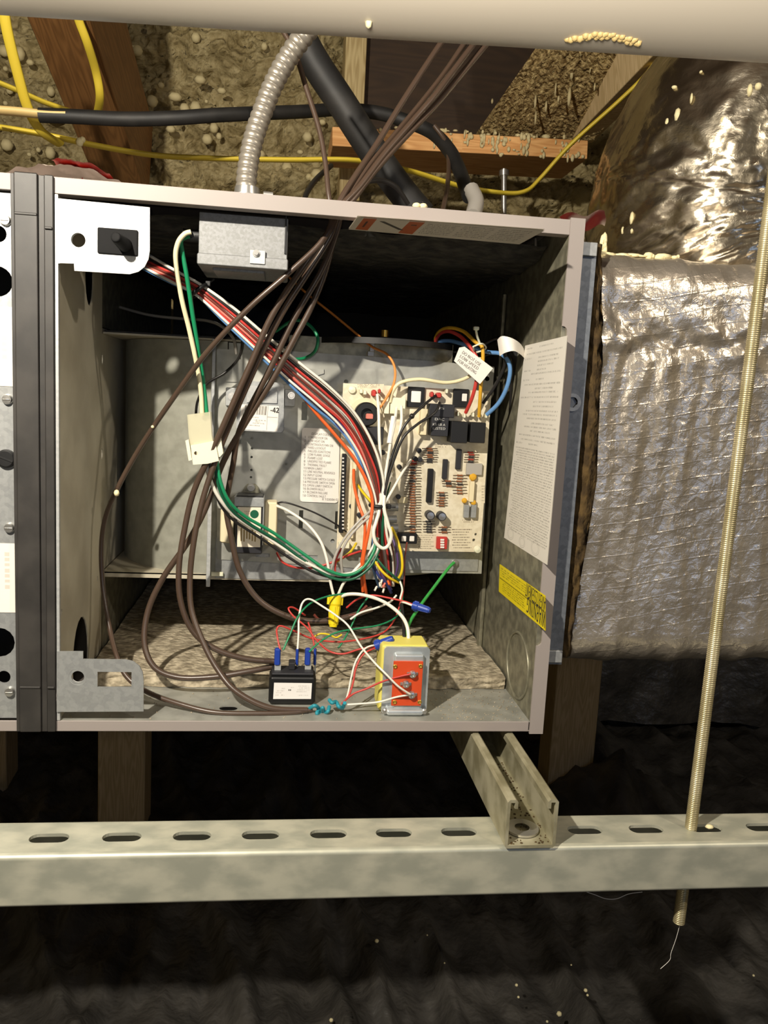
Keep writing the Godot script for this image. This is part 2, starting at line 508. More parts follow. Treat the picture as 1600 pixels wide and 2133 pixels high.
func work_light(at: Vector3, to: Vector3):
	var d := (to - at).normalized()
	var t := thing("work_light", "small round black work light above and left of the white pipe, aimed into the cabinet", "lamp", at)
	var mb := MB.new()
	mb.lathe(at, -d, [[0.004, 0.016], [0.0, 0.022], [0.03, 0.022], [0.045, 0.012], [0.045, 0.0]], 24)
	part(t, "housing", mb, M.black)
	mb = MB.new()
	mb.lathe(at, d, [[-0.002, 0.017], [0.002, 0.015], [0.003, 0.0]], 24)
	var g := mat(Color("fff0d8"), 0.3)
	g.emission_enabled = true; g.emission = Color(1.0, 0.95, 0.86); g.emission_energy_multiplier = 6.0
	part(t, "lamp_lens", mb, g)
	var l := OmniLight3D.new()
	l.name = "work_lamp"
	l.light_color = Color(1.0, 0.962, 0.895); l.light_energy = 1.22; l.light_size = 0.012
	l.omni_range = 6.0; l.omni_attenuation = 2.0; l.shadow_enabled = true
	add_child(l); l.position = at + d * 0.012


func front_fill_light(at: Vector3):  # added fill lamp by the viewpoint, there to brighten the white pipe
	var d := CB * Vector3(0, 0, -1)
	var t := thing("front_fill_lamp", "added tiny white fill lamp, out of view just above the viewpoint", "lamp", at)
	var mb := MB.new()
	mb.lathe(at, d, [[-0.004, 0.006], [0.0, 0.006], [0.001, 0.005], [0.001, 0.0]], 20)
	var g := mat(Color("fff6e6"), 0.3)
	g.emission_enabled = true; g.emission = Color(1.0, 0.93, 0.82); g.emission_energy_multiplier = 5.0
	part(t, "lamp_lens", mb, g)
	var l := SpotLight3D.new()
	l.name = "front_fill"
	l.light_color = Color(1.0, 0.975, 0.935); l.light_energy = 0.036; l.light_size = 0.004
	l.spot_angle = 60.0; l.spot_angle_attenuation = 0.6; l.spot_range = 8.0; l.spot_attenuation = 2.0; l.shadow_enabled = true
	add_child(l)
	l.transform = Transform3D(CB, at + d * 0.003)


func added_bulb_light(at: Vector3):   # invented bulb out of view, added as fill for the dark parts
	var t := thing("added_bulb", "added fill bulb on a cord, out of view behind the viewpoint", "lamp", at)
	var mb := MB.new()
	mb.lathe(at + Vector3(0, 0.05, 0), Vector3.DOWN, [[0, 0.012], [0.02, 0.014], [0.035, 0.026], [0.055, 0.03], [0.072, 0.024], [0.082, 0.01], [0.084, 0.0]], 20)
	var g := mat(Color("fff0d8"), 0.3)
	g.emission_enabled = true; g.emission = Color(1.0, 0.9, 0.76); g.emission_energy_multiplier = 8.0
	part(t, "lamp_glass", mb, g)
	mb = MB.new()
	mb.rod(at + Vector3(0, 0.05, 0), at + Vector3(0, 0.1, 0), 0.016, 16)
	mb.rod(at + Vector3(0, 0.1, 0), Vector3(at.x, 1.1, at.z), 0.004, 8)
	part(t, "socket_cord", mb, M.black)
	var l := OmniLight3D.new()
	l.name = "bulb"  # fill light of the added bulb
	l.light_color = Color(1.0, 0.95, 0.87); l.light_energy = 0.55; l.light_size = 0.025
	l.omni_range = 8.0; l.omni_attenuation = 2.0; l.shadow_enabled = true
	add_child(l); l.position = at


func cool_fill_light():   # added cool light for blue reflections in the foil; its hatch is assumed
	var at := Vector3(1.1, 0.15, 2.9)
	var l := AreaLight3D.new()
	l.name = "cool_fill"
	l.area_size = Vector2(0.7, 0.5); l.light_color = Color(0.62, 0.78, 1.0); l.light_energy = 0.26
	l.shadow_enabled = true; l.area_range = 8.0
	add_child(l)
	l.position = at + Vector3(0, 0, -0.03)
	var mb := MB.new()
	mb.quad(at + Vector3(-0.35, -0.25, 0), at + Vector3(0.35, -0.25, 0), at + Vector3(0.35, 0.25, 0), at + Vector3(-0.35, 0.25, 0), Vector3(0, 0, -1))
	var g := mat(Color("9db8d8"), 0.5)
	g.emission_enabled = true; g.emission = Color(0.35, 0.55, 1.0); g.emission_energy_multiplier = 0.5
	struct("assumed_hatch_1", mb, g, "added blue fill panel at an assumed, unseen hatch")


# ---------------------------------------------------------------- crawl space
func shell():
	var nz := noise(1.6, FastNoiseLite.TYPE_SIMPLEX, 4, 101)
	var rd := noise(1.3, FastNoiseLite.TYPE_SIMPLEX, 3, 102)
	rd.fractal_type = FastNoiseLite.FRACTAL_RIDGED
	var creases := [[-0.05, 0.25, 0.022, 0.035], [0.12, 0.1, 0.02, 0.04], [0.2, 0.12, 0.015, 0.03], [0.55, -0.1, 0.02, 0.035], [-0.35, 0.5, 0.02, 0.03], [0.75, -0.25, 0.03, 0.04], [0.32, 0.02, 0.012, 0.02]]   # folds: x, lean, width, height
	var mb := MB.new()
	mb.surf(300, 200, func(u, v):
		var x := lerpf(-2.0, 2.4, u)
		var z := lerpf(-2.0, 3.0, pow(v, 1.5))
		var y := -1.035 + 0.03 * nz.get_noise_2d(x, z) + 0.03 * rd.get_noise_2d(x * 2.2, z * 0.7) + 0.014 * rd.get_noise_2d(x * 6.0 + z, z * 2.0)
		for c in creases: y += c[3] * exp(-pow((x - c[0] - c[1] * (z + 0.6)) / c[2], 2))
		y += 0.1 * exp(-(pow((x - 0.93) / 0.16, 2) + pow((z + 1.2) / 0.14, 2)))
		return Vector3(x, y, z))
	struct("ground", mb, M.poly, "wrinkled black plastic sheet over the crawl space ground")
	mb = MB.new()
	mb.surf(80, 60, func(u, v):
		var x := lerpf(-2.0, 2.4, u)
		var y := lerpf(-1.0, 1.1, v)
		return Vector3(x, y, -1.7 + 0.05 * nz.get_noise_2d(x * 1.3, y * 0.7) + 0.02 * rd.get_noise_2d(x * 4.0, y)))
	struct("wall_back", mb, M.poly, "black plastic hung over the back wall")
	for w in [["wall_left", Vector3(-2.1, -1.15, -1.8), Vector3(-2.0, 1.2, 3.1)], ["wall_right", Vector3(2.4, -1.1, -1.8), Vector3(2.5, 1.2, 3.1)], ["wall_front", Vector3(-2.1, -1.1, 3.0), Vector3(2.5, 1.2, 3.1)]]:
		mb = MB.new()
		mb.box(w[1], w[2])
		struct(w[0], mb, M.foam, "crawl space side sprayed with insulation foam")
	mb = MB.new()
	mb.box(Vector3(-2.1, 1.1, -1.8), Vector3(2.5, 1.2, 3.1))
	struct("ceiling", mb, M.shaded_ply, "plywood floor deck overhead")


func overhead():
	# spray foam sheet that fills the bays behind, in rolled courses
	var n1 := noise(2.2, FastNoiseLite.TYPE_SIMPLEX, 4, 111)
	var n2 := noise(9.0, FastNoiseLite.TYPE_CELLULAR, 2, 112)
	n2.cellular_return_type = FastNoiseLite.RETURN_DISTANCE
	var mb := MB.new()
	mb.surf(480, 270, func(u, v):
		var x := lerpf(-0.85, 1.05, u)
		var y := lerpf(0.15, 1.1, v)
		var b := n2.get_noise_2d(x * 4.0 + 0.5 * n1.get_noise_2d(x * 2, y * 2), y * 7.0 + 0.3 * n1.get_noise_2d(x * 3, y))
		var z := -1.0 + 0.3 * maxf(0.0, y - 0.75) + 0.035 * n1.get_noise_2d(x, y * 1.5) - 0.026 * b + 0.016 * sin(y * 62.0 + 3.0 * n1.get_noise_2d(x * 2, y)) + 0.01 * n1.get_noise_2d(x * 6, y * 14)
		return Vector3(x, y, z))
	struct("wall_foam", mb, M.foam, "sprayed insulation foam in rolled courses behind the joists")
	# foam beads stuck on it
	var beads := MB.new()
	for i in 60:
		var p := P(rng.randf_range(235, 690), rng.randf_range(25, 400), -0.955)
		if rng.randf() < 0.3: p = P(rng.randf_range(0, 130), rng.randf_range(100, 330), -0.955)
		var r := rng.randf_range(0.004, 0.011)
		blob(beads, p, r * rng.randf_range(0.9, 1.4), r * rng.randf_range(0.7, 1.3), r)
	var fb := part(self, "foam_beads", beads, M.foam_lump)
	fb.set_meta("kind", "stuff"); fb.set_meta("label", "pale beads of cured foam stuck on the sprayed insulation"); fb.set_meta("category", "foam")
	# left joist
	beam("ceiling_joist", P(85, -60, -0.42), P(262, 420, -0.94), 0.082, 0.16, Vector3(0, 1, 0), M.wood_j, "orange brown floor joist running back at the upper left, left of the grey conduit")
	# right joist with foam along its side
	var rj := beam("ceiling_joist", P(1448, 60, -0.42), P(1208, 300, -0.86), 0.05, 0.2, Vector3(-0.15, 1, 0), M.wood_y, "floor joist at the upper right with foam smeared on its side")
	var sm := MB.new()
	for i in 70:
		var u := rng.randf()
		var a := P(lerpf(1120, 1340, u), lerpf(270, 95, u), lerpf(-0.84, -0.62, u))
		var p := a + Vector3(rng.randf_range(-0.10, 0.035), rng.randf_range(-0.045, 0.06), rng.randf_range(-0.05, 0.0))
		blob(sm, p, rng.randf_range(0.001, 0.004), rng.randf_range(0.004, 0.018), 0.003)
	stuff(rj, "foam_smears", sm, M.foam_lump)
	mb = MB.new()
	var q := [P(985, 288, -0.90), P(1235, 295, -0.83), P(1405, 60, -0.53), P(1165, 30, -0.62)]
	mb.surf(60, 60, func(u, v):
		var p: Vector3 = q[0].lerp(q[1], u).lerp(q[3].lerp(q[2], u), v)
		return p + Vector3(0, 0, 0.012 * n1.get_noise_2d(u * 9 + v * 3, v * 2) - 0.012 * n2.get_noise_2d(u * 1.5 + v * 0.4, v * 0.5)))
	stuff(rj, "foam_fillet", mb, M.foam_smear)
	# plywood in the bay between, its shade put into a dark colour
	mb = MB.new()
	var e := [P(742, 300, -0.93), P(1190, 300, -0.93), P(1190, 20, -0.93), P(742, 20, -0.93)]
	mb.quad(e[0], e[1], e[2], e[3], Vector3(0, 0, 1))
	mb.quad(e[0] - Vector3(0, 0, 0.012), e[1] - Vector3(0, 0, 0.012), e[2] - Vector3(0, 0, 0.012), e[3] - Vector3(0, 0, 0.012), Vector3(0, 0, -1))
	single("shaded_plywood_sheet", mb, M.shaded_ply, "shade-darkened plywood sheet in the bay above the orange wood block", "plywood")
	# stud and block
	mb = MB.new()
	mb.box(P(702, 430, -0.96) - Vector3(0, 0, 0.02), P(768, 20, -0.9), 0.002)
	single("wood_stud", mb, M.wood_pale, "weathered upright stud behind the black hose, left of the shade-darkened plywood", "stud")
	var blk := thing("wood_block", "orange brown wood block lying flat, splattered with foam, above the cabinet", "lumber", P(960, 330, -0.72))
	mb = MB.new()
	var a0 := P(692, 263, -0.7)
	var a1 := P(1226, 292, -0.7)
	var yl := P(692, 304, -0.7).y
	var ang := atan2(a1.y - a0.y, a1.x - a0.x)
	mb.X = Transform3D(Basis(Vector3(0, 0, 1), ang), a0)
	mb.box(Vector3(0, yl - a0.y, -0.13), Vector3((a1 - a0).length(), 0, 0), 0.0015)
	part(blk, "board", mb, M.wood_x)
	sm = MB.new()
	for i in 90:
		var u := pow(rng.randf(), 0.6)
		var p := P(lerpf(760, 1215, u), lerpf(rng.randf_range(262, 300), rng.randf_range(284, 340), u), -0.699)
		blob(sm, p, rng.randf_range(0.0012, 0.004), rng.randf_range(0.0012, 0.008), 0.002)
	for i in 26:
		var u := rng.randf()
		blob(sm, P(lerpf(700, 1220, u), lerpf(261, 290, u) + rng.randf_range(-3, 2), -0.705), rng.randf_range(0.002, 0.009), rng.randf_range(0.001, 0.005), 0.004)
	stuff(blk, "foam_splatter", sm, M.foam_lump)
	mb = MB.new()
	mb.rod(P(1050, 352, -0.74), P(1050, 450, -0.74), 0.0048, 12)
	mb.rod(P(1050, 355, -0.74), P(1050, 366, -0.74), 0.009, 6)
	single("hanger_rod", mb, M.steel, "short steel hanger rod with a nut under the orange wood block", "rod")
	# posts below
	for q2 in [[203, 301, 1470, 1730, -1.1, "dark square wood post under the cabinet at the left"], [1140, 1232, 1340, 1640, -1.3, "brown square wood post under the right end of the cabinet, beside the duct"], [-70, 14, 1470, 1600, -1.35, "square wood post cut off by the left edge of the picture"]]:
		mb = MB.new()
		var lo := P(q2[0], q2[3], q2[4])
		var hi := P(q2[1], q2[3], q2[4])
		mb.box(Vector3(lo.x, -1.06, q2[4] - 0.09), Vector3(hi.x, -0.02, q2[4]), 0.003)
		single("wood_post", mb, M.wood_y, q2[5], "post")
	# the big white pipe overhead
	mb = MB.new()
	var r := 0.03
	var ends := []
	for s4 in [[-300, 2], [1900, 141]]:      # the pipe's lower outline is tangent to these lines of sight
		var d := ray(s4[0], s4[1]).normalized()
		var up := (Vector3.UP - d * d.dot(Vector3.UP)).normalized()
		ends.append(P(s4[0], s4[1], 0.58) + up * r)
	var ca: Vector3 = ends[0]
	var cb: Vector3 = ends[1]
	mb.rod(ca, cb, r, 64)
	var pp := thing("pipe", "large cream white plastic pipe running across the top of the picture", "pipe", mb.base())
	part(pp, "pipe_barrel", mb, M.pvc)
	mb = MB.new()
	for i in 40:
		var u := float(i) / 39
		blob(mb, on_pipe(lerpf(1182, 1330, u), lerpf(84, 88, u) - 14.0 * sin(u * PI) + rng.randf_range(-3, 3), ca, cb, r), 0.0005, rng.randf_range(0.0003, 0.0007), 0.0006)
	part(pp, "foam_bead", mb, M.beige, "curved ridge of yellow foam on the pipe")
	mb = MB.new()
	blob(mb, on_pipe(768, 46, ca, cb, r), 0.0005, 0.0008, 0.0005)
	single("foam_drip", mb, M.crumb, "single pale yellow foam drip hanging on the white pipe", "foam")
	overhead_cables()


func on_pipe(px: float, py: float, a: Vector3, b: Vector3, r: float) -> Vector3:   # where a line of sight meets the pipe
	var d := (b - a).normalized()
	var z := 0.66
	while z > 0.5:
		var p := P(px, py, z)
		if ((p - a) - d * (p - a).dot(d)).length() < r: return p
		z -= 0.0002
	return P(px, py, 0.58)


func blob(mb: MB, c: Vector3, rx: float, ry: float, rz: float):
	var a := 6
	var b := 4
	for i in a:
		for j in b:
			var q := []
			for e in [[i, j], [i + 1, j], [i + 1, j + 1], [i, j + 1]]:
				var th: float = TAU * e[0] / a
				var ph: float = PI * e[1] / b
				q.append(Vector3(sin(ph) * cos(th), cos(ph), sin(ph) * sin(th)))
			var s := Vector3(rx, ry, rz)
			if j > 0: mb.tri(c + q[0] * s, c + q[1] * s, c + q[2] * s, q[0], q[1], q[2])
			if j < b - 1: mb.tri(c + q[0] * s, c + q[2] * s, c + q[3] * s, q[0], q[2], q[3])


func beam(called: String, a: Vector3, b: Vector3, w: float, h: float, up: Vector3, m: Material, label: String) -> Node3D:   # a, b: middle of the bottom face at both ends
	var d := (b - a).normalized()
	var s := d.cross(up).normalized()
	var u := s.cross(d)
	var t := thing(called, label, "joist", a)
	var mb := MB.new()
	mb.X = Transform3D(Basis(d, u, d.cross(u)), a)
	mb.box(Vector3(0, 0, -w / 2), Vector3((b - a).length(), h, w / 2), 0.002)
	var o := MeshInstance3D.new()
	o.name = "timber"
	var local := MB.new()
	local.box(Vector3(0, 0, -w / 2), Vector3((b - a).length(), h, w / 2), 0.002)
	o.mesh = local.mesh(); o.material_override = m
	t.add_child(o)
	o.transform = Transform3D(Basis(d, u, d.cross(u)), Vector3.ZERO)
	return t


func flat_cable(label: String, m: Material, r: float, pts: Array):
	var mb := MB.new()
	var p := path(pts)
	mb.tube(p, same(p.size(), r), 10, 0.55)
	single("electrical_cable", mb, m, label, "cable", "")


func overhead_cables():
	flat_cable("yellow flat cable hanging in a curve at the far upper left", M.romex, 0.0062, [2, -20, -0.3, 14, 60, -0.32, 36, 150, -0.35, 58, 225, -0.38, 85, 272, -0.4, 125, 300, -0.44])
	flat_cable("yellow flat cable stapled down the side of the left joist", M.romex, 0.0058, [158, -10, -0.46, 162, 35, -0.48, 182, 90, -0.5, 200, 150, -0.54, 208, 200, -0.56, 203, 236, -0.6])
	flat_cable("yellow flat cable crossing behind the black wrapped bundle at the left", M.romex, 0.006, [-20, 165, -0.5, 40, 190, -0.52, 90, 212, -0.54, 142, 230, -0.56])
	flat_cable("long yellow flat cable sagging across above the cabinet, passing under the wood block", M.romex, 0.0062, [-20, 262, -0.42, 80, 278, -0.44, 200, 303, -0.45, 320, 323, -0.46, 450, 330, -0.47, 600, 333, -0.48, 740, 334, -0.5, 850, 355, -0.56, 960, 388, -0.6, 1050, 402, -0.62, 1095, 398, -0.62, 1125, 372, -0.62, 1190, 300, -0.6, 1290, 210, -0.56, 1350, 150, -0.53, 1400, 75, -0.5])
	flat_cable("beige flat cable running into the black wrapped bundle from the left edge", M.beige, 0.0088, [-30, 228, -0.36, 30, 232, -0.36, 90, 238, -0.36, 140, 240, -0.36])
	# foam lump stuck on the long yellow cable
	var mb := MB.new()
	blob(mb, P(166, 296, -0.44), 0.005, 0.006, 0.005); blob(mb, P(172, 291, -0.44), 0.004, 0.004, 0.004)
	single("foam_lump", mb, M.crumb, "pale foam lump stuck on the long yellow cable at the left", "foam")
	wire("cable_bundle", "black tape wrapped cable bundle running level behind the grey conduit", M.hose, 0.0085, [82, 240, -0.36, 160, 243, -0.36, 260, 248, -0.36, 360, 246, -0.36, 450, 240, -0.37, 545, 236, -0.4, 640, 232, -0.44, 720, 226, -0.48], "", "cable", 12)
	wire("black_cable", "black sheathed cable arching over the wood block and down to the cabinet top", M.hose, 0.0095, [700, 228, -0.5, 780, 234, -0.5, 840, 250, -0.5, 900, 276, -0.48, 935, 312, -0.45, 955, 350, -0.42, 970, 390, -0.38, 978, 410, -0.36], "", "cable", 12)
	wire("refrigerant_hose", "thick black insulated hose slanting down behind the brown cables", M.hose, 0.0175, [560, -60, -0.3, 605, 30, -0.3, 650, 120, -0.3, 712, 215, -0.3, 770, 305, -0.3, 830, 390, -0.3, 880, 450, -0.3], "", "hose", 16)
	wire("drain_tube", "grey plastic tube stub where the black arched cable ends", M.grey_w, 0.010, [982, 395, -0.36, 992, 420, -0.34, 985, 450, -0.32], "", "tube", 12)
	wire("black_wire", "thin black wire looping out behind the brown cables on the cabinet top", M.blk, 0.0026, [720, 420, -0.1, 750, 385, -0.13, 790, 376, -0.15, 825, 390, -0.16, 850, 425, -0.17], "", "wire")
	wire("brown_cable", "short brown cable hanging behind the arched black cable", M.brown, 0.0032, [905, 262, -0.46, 930, 300, -0.45, 935, 350, -0.42, 930, 400, -0.36, 922, 440, -0.33], "", "cable")
	wire("black_wire", "thin black wire curving down left of the straight brown cable", M.blk, 0.003, [690, 345, -0.3, 660, 372, -0.25, 640, 400, -0.2, 632, 425, -0.17], "", "wire")
	# flexible metal conduit
	var t := thing("metal_conduit", "grey spiral flexible metal conduit entering the cabinet top", "conduit", P(513, 395, -0.035))
	var p := smooth(path([512, 398, -0.035, 516, 350, -0.04, 528, 290, -0.045, 548, 230, -0.05, 570, 175, -0.05, 600, 120, -0.05, 640, 65, -0.045, 690, 0, -0.04], 12), 5)
	var rr := PackedFloat32Array()
	var s := 0.0
	for i in p.size():
		if i: s += p[i].distance_to(p[i - 1])
		var ph := fposmod(s / 0.0064, 1.0)
		rr.append(0.0072 + 0.0018 * (0.15 + 0.85 * pow(sin(PI * ph), 0.6)))
	mb = MB.new()
	mb.tube(p, rr, 20)
	part(t, "spiral_jacket", mb, M.conduit)
	mb = MB.new()
	var c := P(515, 397, -0.035)
	c.y = 0.1602
	mb.lathe(c, Vector3.UP, [[0.0, 0.0], [0.0, 0.015], [0.004, 0.015], [0.004, 0.0115], [0.011, 0.0105], [0.011, 0.006]], 20)
	part(t, "connector", mb, M.steel)
	mb = MB.new()
	mb.rod(c + Vector3(0.014, 0.006, 0.004), c + Vector3(0.022, 0.006, 0.004), 0.0025, 8)
	part(t, "screw", mb, M.steel)


# ---------------------------------------------------------------- ducts at the right
func ducts():
	var nw := noise(9.0, FastNoiseLite.TYPE_SIMPLEX, 4, 121)
	nw.fractal_type = FastNoiseLite.FRACTAL_RIDGED
	var nv := noise(3.0, FastNoiseLite.TYPE_SIMPLEX, 3, 122)
	var x0 := 0.272
	var x1 := 0.95
	var yt := 0.142
	var yb := -0.246
	var zf := -0.018
	var rc := 0.035
	var mb := MB.new()
	var edge := [P(1249, 525, -0.02), P(1249, 780, -0.02), P(1240, 1000, -0.02), P(1209, 1200, -0.02), P(1178, 1392, -0.02)]
	var left := func(y):
		for i in 4:
			if y > edge[i + 1].y: return lerpf(edge[i].x, edge[i + 1].x, clampf((edge[i].y - y) / (edge[i].y - edge[i + 1].y), 0, 1))
		return edge[4].x
	mb.surf(190, 260, func(u, v):
		var yy := clampf(yt - (v * 1.09 - 0.35) * (yt - yb) / 0.39, yb, yt)
		var x: float = lerpf(left.call(yy) + 0.001, x1, u)
		var s: float = v * (0.35 + 0.39 + 0.35)
		var p: Vector3
		var nn: Vector3
		if s < 0.35 - rc:
			p = Vector3(x, yt, zf - 0.35 + s); nn = Vector3.UP
		elif s < 0.35 + rc:
			var a: float = (s - 0.35 + rc) / (2 * rc) * PI / 2
			nn = Vector3(0, cos(a), sin(a)); p = Vector3(x, yt - rc, zf - rc) + nn * rc
		elif s < 0.74 - rc:
			p = Vector3(x, yt - (s - 0.35) * (yt - yb) / 0.39, zf); nn = Vector3(0, 0, 1)
		elif s < 0.74 + rc:
			var a: float = (s - 0.74 + rc) / (2 * rc) * PI / 2
			nn = Vector3(0, -sin(a), cos(a)); p = Vector3(x, yb + rc, zf - rc) + nn * rc
		else:
			p = Vector3(x, yb, zf - (s - 0.74)); nn = Vector3.DOWN
		var d := 0.004 * nv.get_noise_3d(p.x, p.y, p.z) + 0.0011 * nw.get_noise_2d(p.x * 2.0, (p.y + p.z) * 0.5) + 0.0022 * nw.get_noise_2d(p.x * 0.7 + 3, p.y * 0.25)
		var pleat := exp(-pow((p.y - 0.068) / 0.02, 2))
		d += pleat * 0.007 * nv.get_noise_2d(p.x * 6.0, p.y * 9.0)
		if p.y < 0.06: d += 0.0018 * sin(p.x * 260.0 + 2.0 * nv.get_noise_2d(p.x * 3, p.y * 3)) * smoothstep(-0.16, 0.06, p.y) * exp(-pow((p.x - 0.33) / 0.06, 2))
		return p + nn * d)
	var t := thing("foil_duct", "large square duct wrapped in crinkled silver foil, right of the cabinet", "duct", Vector3(0.6, yb, -0.2))
	part(t, "foil_wrap", mb, M.foil)
	mb = MB.new()
	mb.surf(6, 90, func(u, v):
		var y := lerpf(0.145, -0.236, v)
		return Vector3(lerpf(0.2685, left.call(y) + 0.004 + 0.002 * nv.get_noise_1d(y * 8), u), y, -0.024 + 0.006 * sin(u * PI) + 0.004 * nv.get_noise_2d(u * 3, y * 12)))
	part(t, "fiberglass_edge", mb, M.fiber, "brown fibreglass edge showing beside the flange")
	# foam line along the top edge
	mb = MB.new()
	for i in 26:
		var u := pow(rng.randf(), 1.6)
		blob(mb, P(lerpf(1250, 1420, u), lerpf(528, 537, u) + rng.randf_range(-3, 3), -0.05), rng.randf_range(0.001, 0.011), rng.randf_range(0.0008, 0.0028), 0.003)
	for i in 14: blob(mb, P(1256 + rng.randf_range(-5, 5), 530 - 48 * rng.randf(), -0.05), 0.002, 0.006, 0.002)
	part(t, "foam_seam", mb, M.crumb)
	# flexible duct above it
	var k := PackedVector3Array([Vector3(0.59, 0.147, -0.36), Vector3(0.578, 0.2, -0.355), Vector3(0.572, 0.26, -0.35), Vector3(0.60, 0.34, -0.33), Vector3(0.70, 0.42, -0.30), Vector3(0.86, 0.46, -0.27), Vector3(1.2, 0.47, -0.2)])
	var p := smooth(k, 26)
	mb = MB.new()
	var m := p.size()
	mb.surf(m - 1, 160, func(u, v):
		var i := int(round(u * (m - 1)))
		var d := (p[mini(i + 1, m - 1)] - p[maxi(i - 1, 0)]).normalized()
		var s := d.cross(Vector3(0, 0, 1)).normalized()
		var w := s.cross(d)
		var a: float = v * TAU
		var r := 0.18 + 0.005 * nv.get_noise_3d(u * 2, sin(a) * 0.6, cos(a) * 0.6) + 0.003 * nw.get_noise_2d(u * 1.6 + 0.2 * sin(a), sin(a + 1.0) * 0.25) * smoothstep(0.6, 0.1, u) + 0.002 * nw.get_noise_2d(u * 2.5 + 0.15 * nv.get_noise_2d(v * 3, u), v * 0.35)
		r -= 0.012 * smoothstep(0.08, 0.0, u)
		return p[i] + (s * cos(a) - w * sin(a)) * r)
	var fd := thing("flexible_duct", "fat round flexible duct in shiny wrinkled foil at the upper right", "duct", Vector3(0.6, 0.13, -0.35))
	part(fd, "foil_jacket", mb, M.foil_flex)
	mb = MB.new()
	for q in [[1412, 240, 8, 16], [1390, 255, 5, 10], [1405, 182, 7, 4], [1505, 250, 5, 9], [1562, 188, 6, 14], [1580, 180, 8, 8], [1298, 480, 5, 10], [1316, 455, 5, 16], [1316, 480, 3, 8], [1460, 150, 3, 3], [1440, 205, 2, 12]]:
		var ze := 0.0
		var at := P(q[0], q[1], -0.3)
		while ze > -0.4:
			at = P(q[0], q[1], ze)
			var near := 9.0
			for w in p: near = minf(near, at.distance_to(w))
			if near < 0.181: break
			ze -= 0.002
		blob(mb, at, q[2] * 0.00052, q[3] * 0.00052, 0.003)
	stuff(fd, "foam_spatter", mb, M.crumb)
	# red tape at the corner
	mb = MB.new()
	mb.surf(14, 6, func(u, v):
		var a := P(1165, 452, -0.12).lerp(P(1262, 440, -0.2), u)
		var b := P(1175, 478, -0.1).lerp(P(1258, 474, -0.18), u)
		return a.lerp(b, v) + Vector3(0, 0.003 * sin(u * 9.0), 0.004 * sin(u * 5.0 + v * 4.0)))
	single("red_tape", mb, M.red_tape, "dark red tape at the right rear corner of the cabinet top", "tape")
	# galvanised flange between cabinet and duct
	var fl := thing("duct_flange", "bluish galvanised sheet flange standing between the cabinet and the foil duct", "flange", Vector3(0.258, -0.24, -0.01))
	mb = MB.new()
	mb.X = Transform3D(Basis(), Vector3(0, 0, -0.012))
	mb.plate(PackedVector2Array([Vector2(0.2512, -0.2405), Vector2(0.2678, -0.2405), Vector2(0.2678, 0.144), Vector2(0.2512, 0.144)]), [], 0.0012)
	part(fl, "face", mb, M.flange)
	mb = MB.new()
	mb.box(Vector3(0.2668, -0.2405, -0.06), Vector3(0.268, 0.144, -0.0125), 0.0003)
	part(fl, "return_lip", mb, M.flange)
	for y in [-0.238, 0.132]:
		mb = MB.new()
		mb.box(Vector3(0.2515, y, -0.0118), Vector3(0.267, y + 0.012, -0.0085), 0.0008)
		part(fl, "folded_tab", mb, M.galv)
	mb = MB.new()
	mb.X = Transform3D(Basis(), P(1193, 838, -0.010))
	mb.plate(ring2(Vector2.ZERO, 0.008), [ring2(Vector2.ZERO, 0.0048)], 0.0016)
	part(fl, "washer", mb, M.galv)


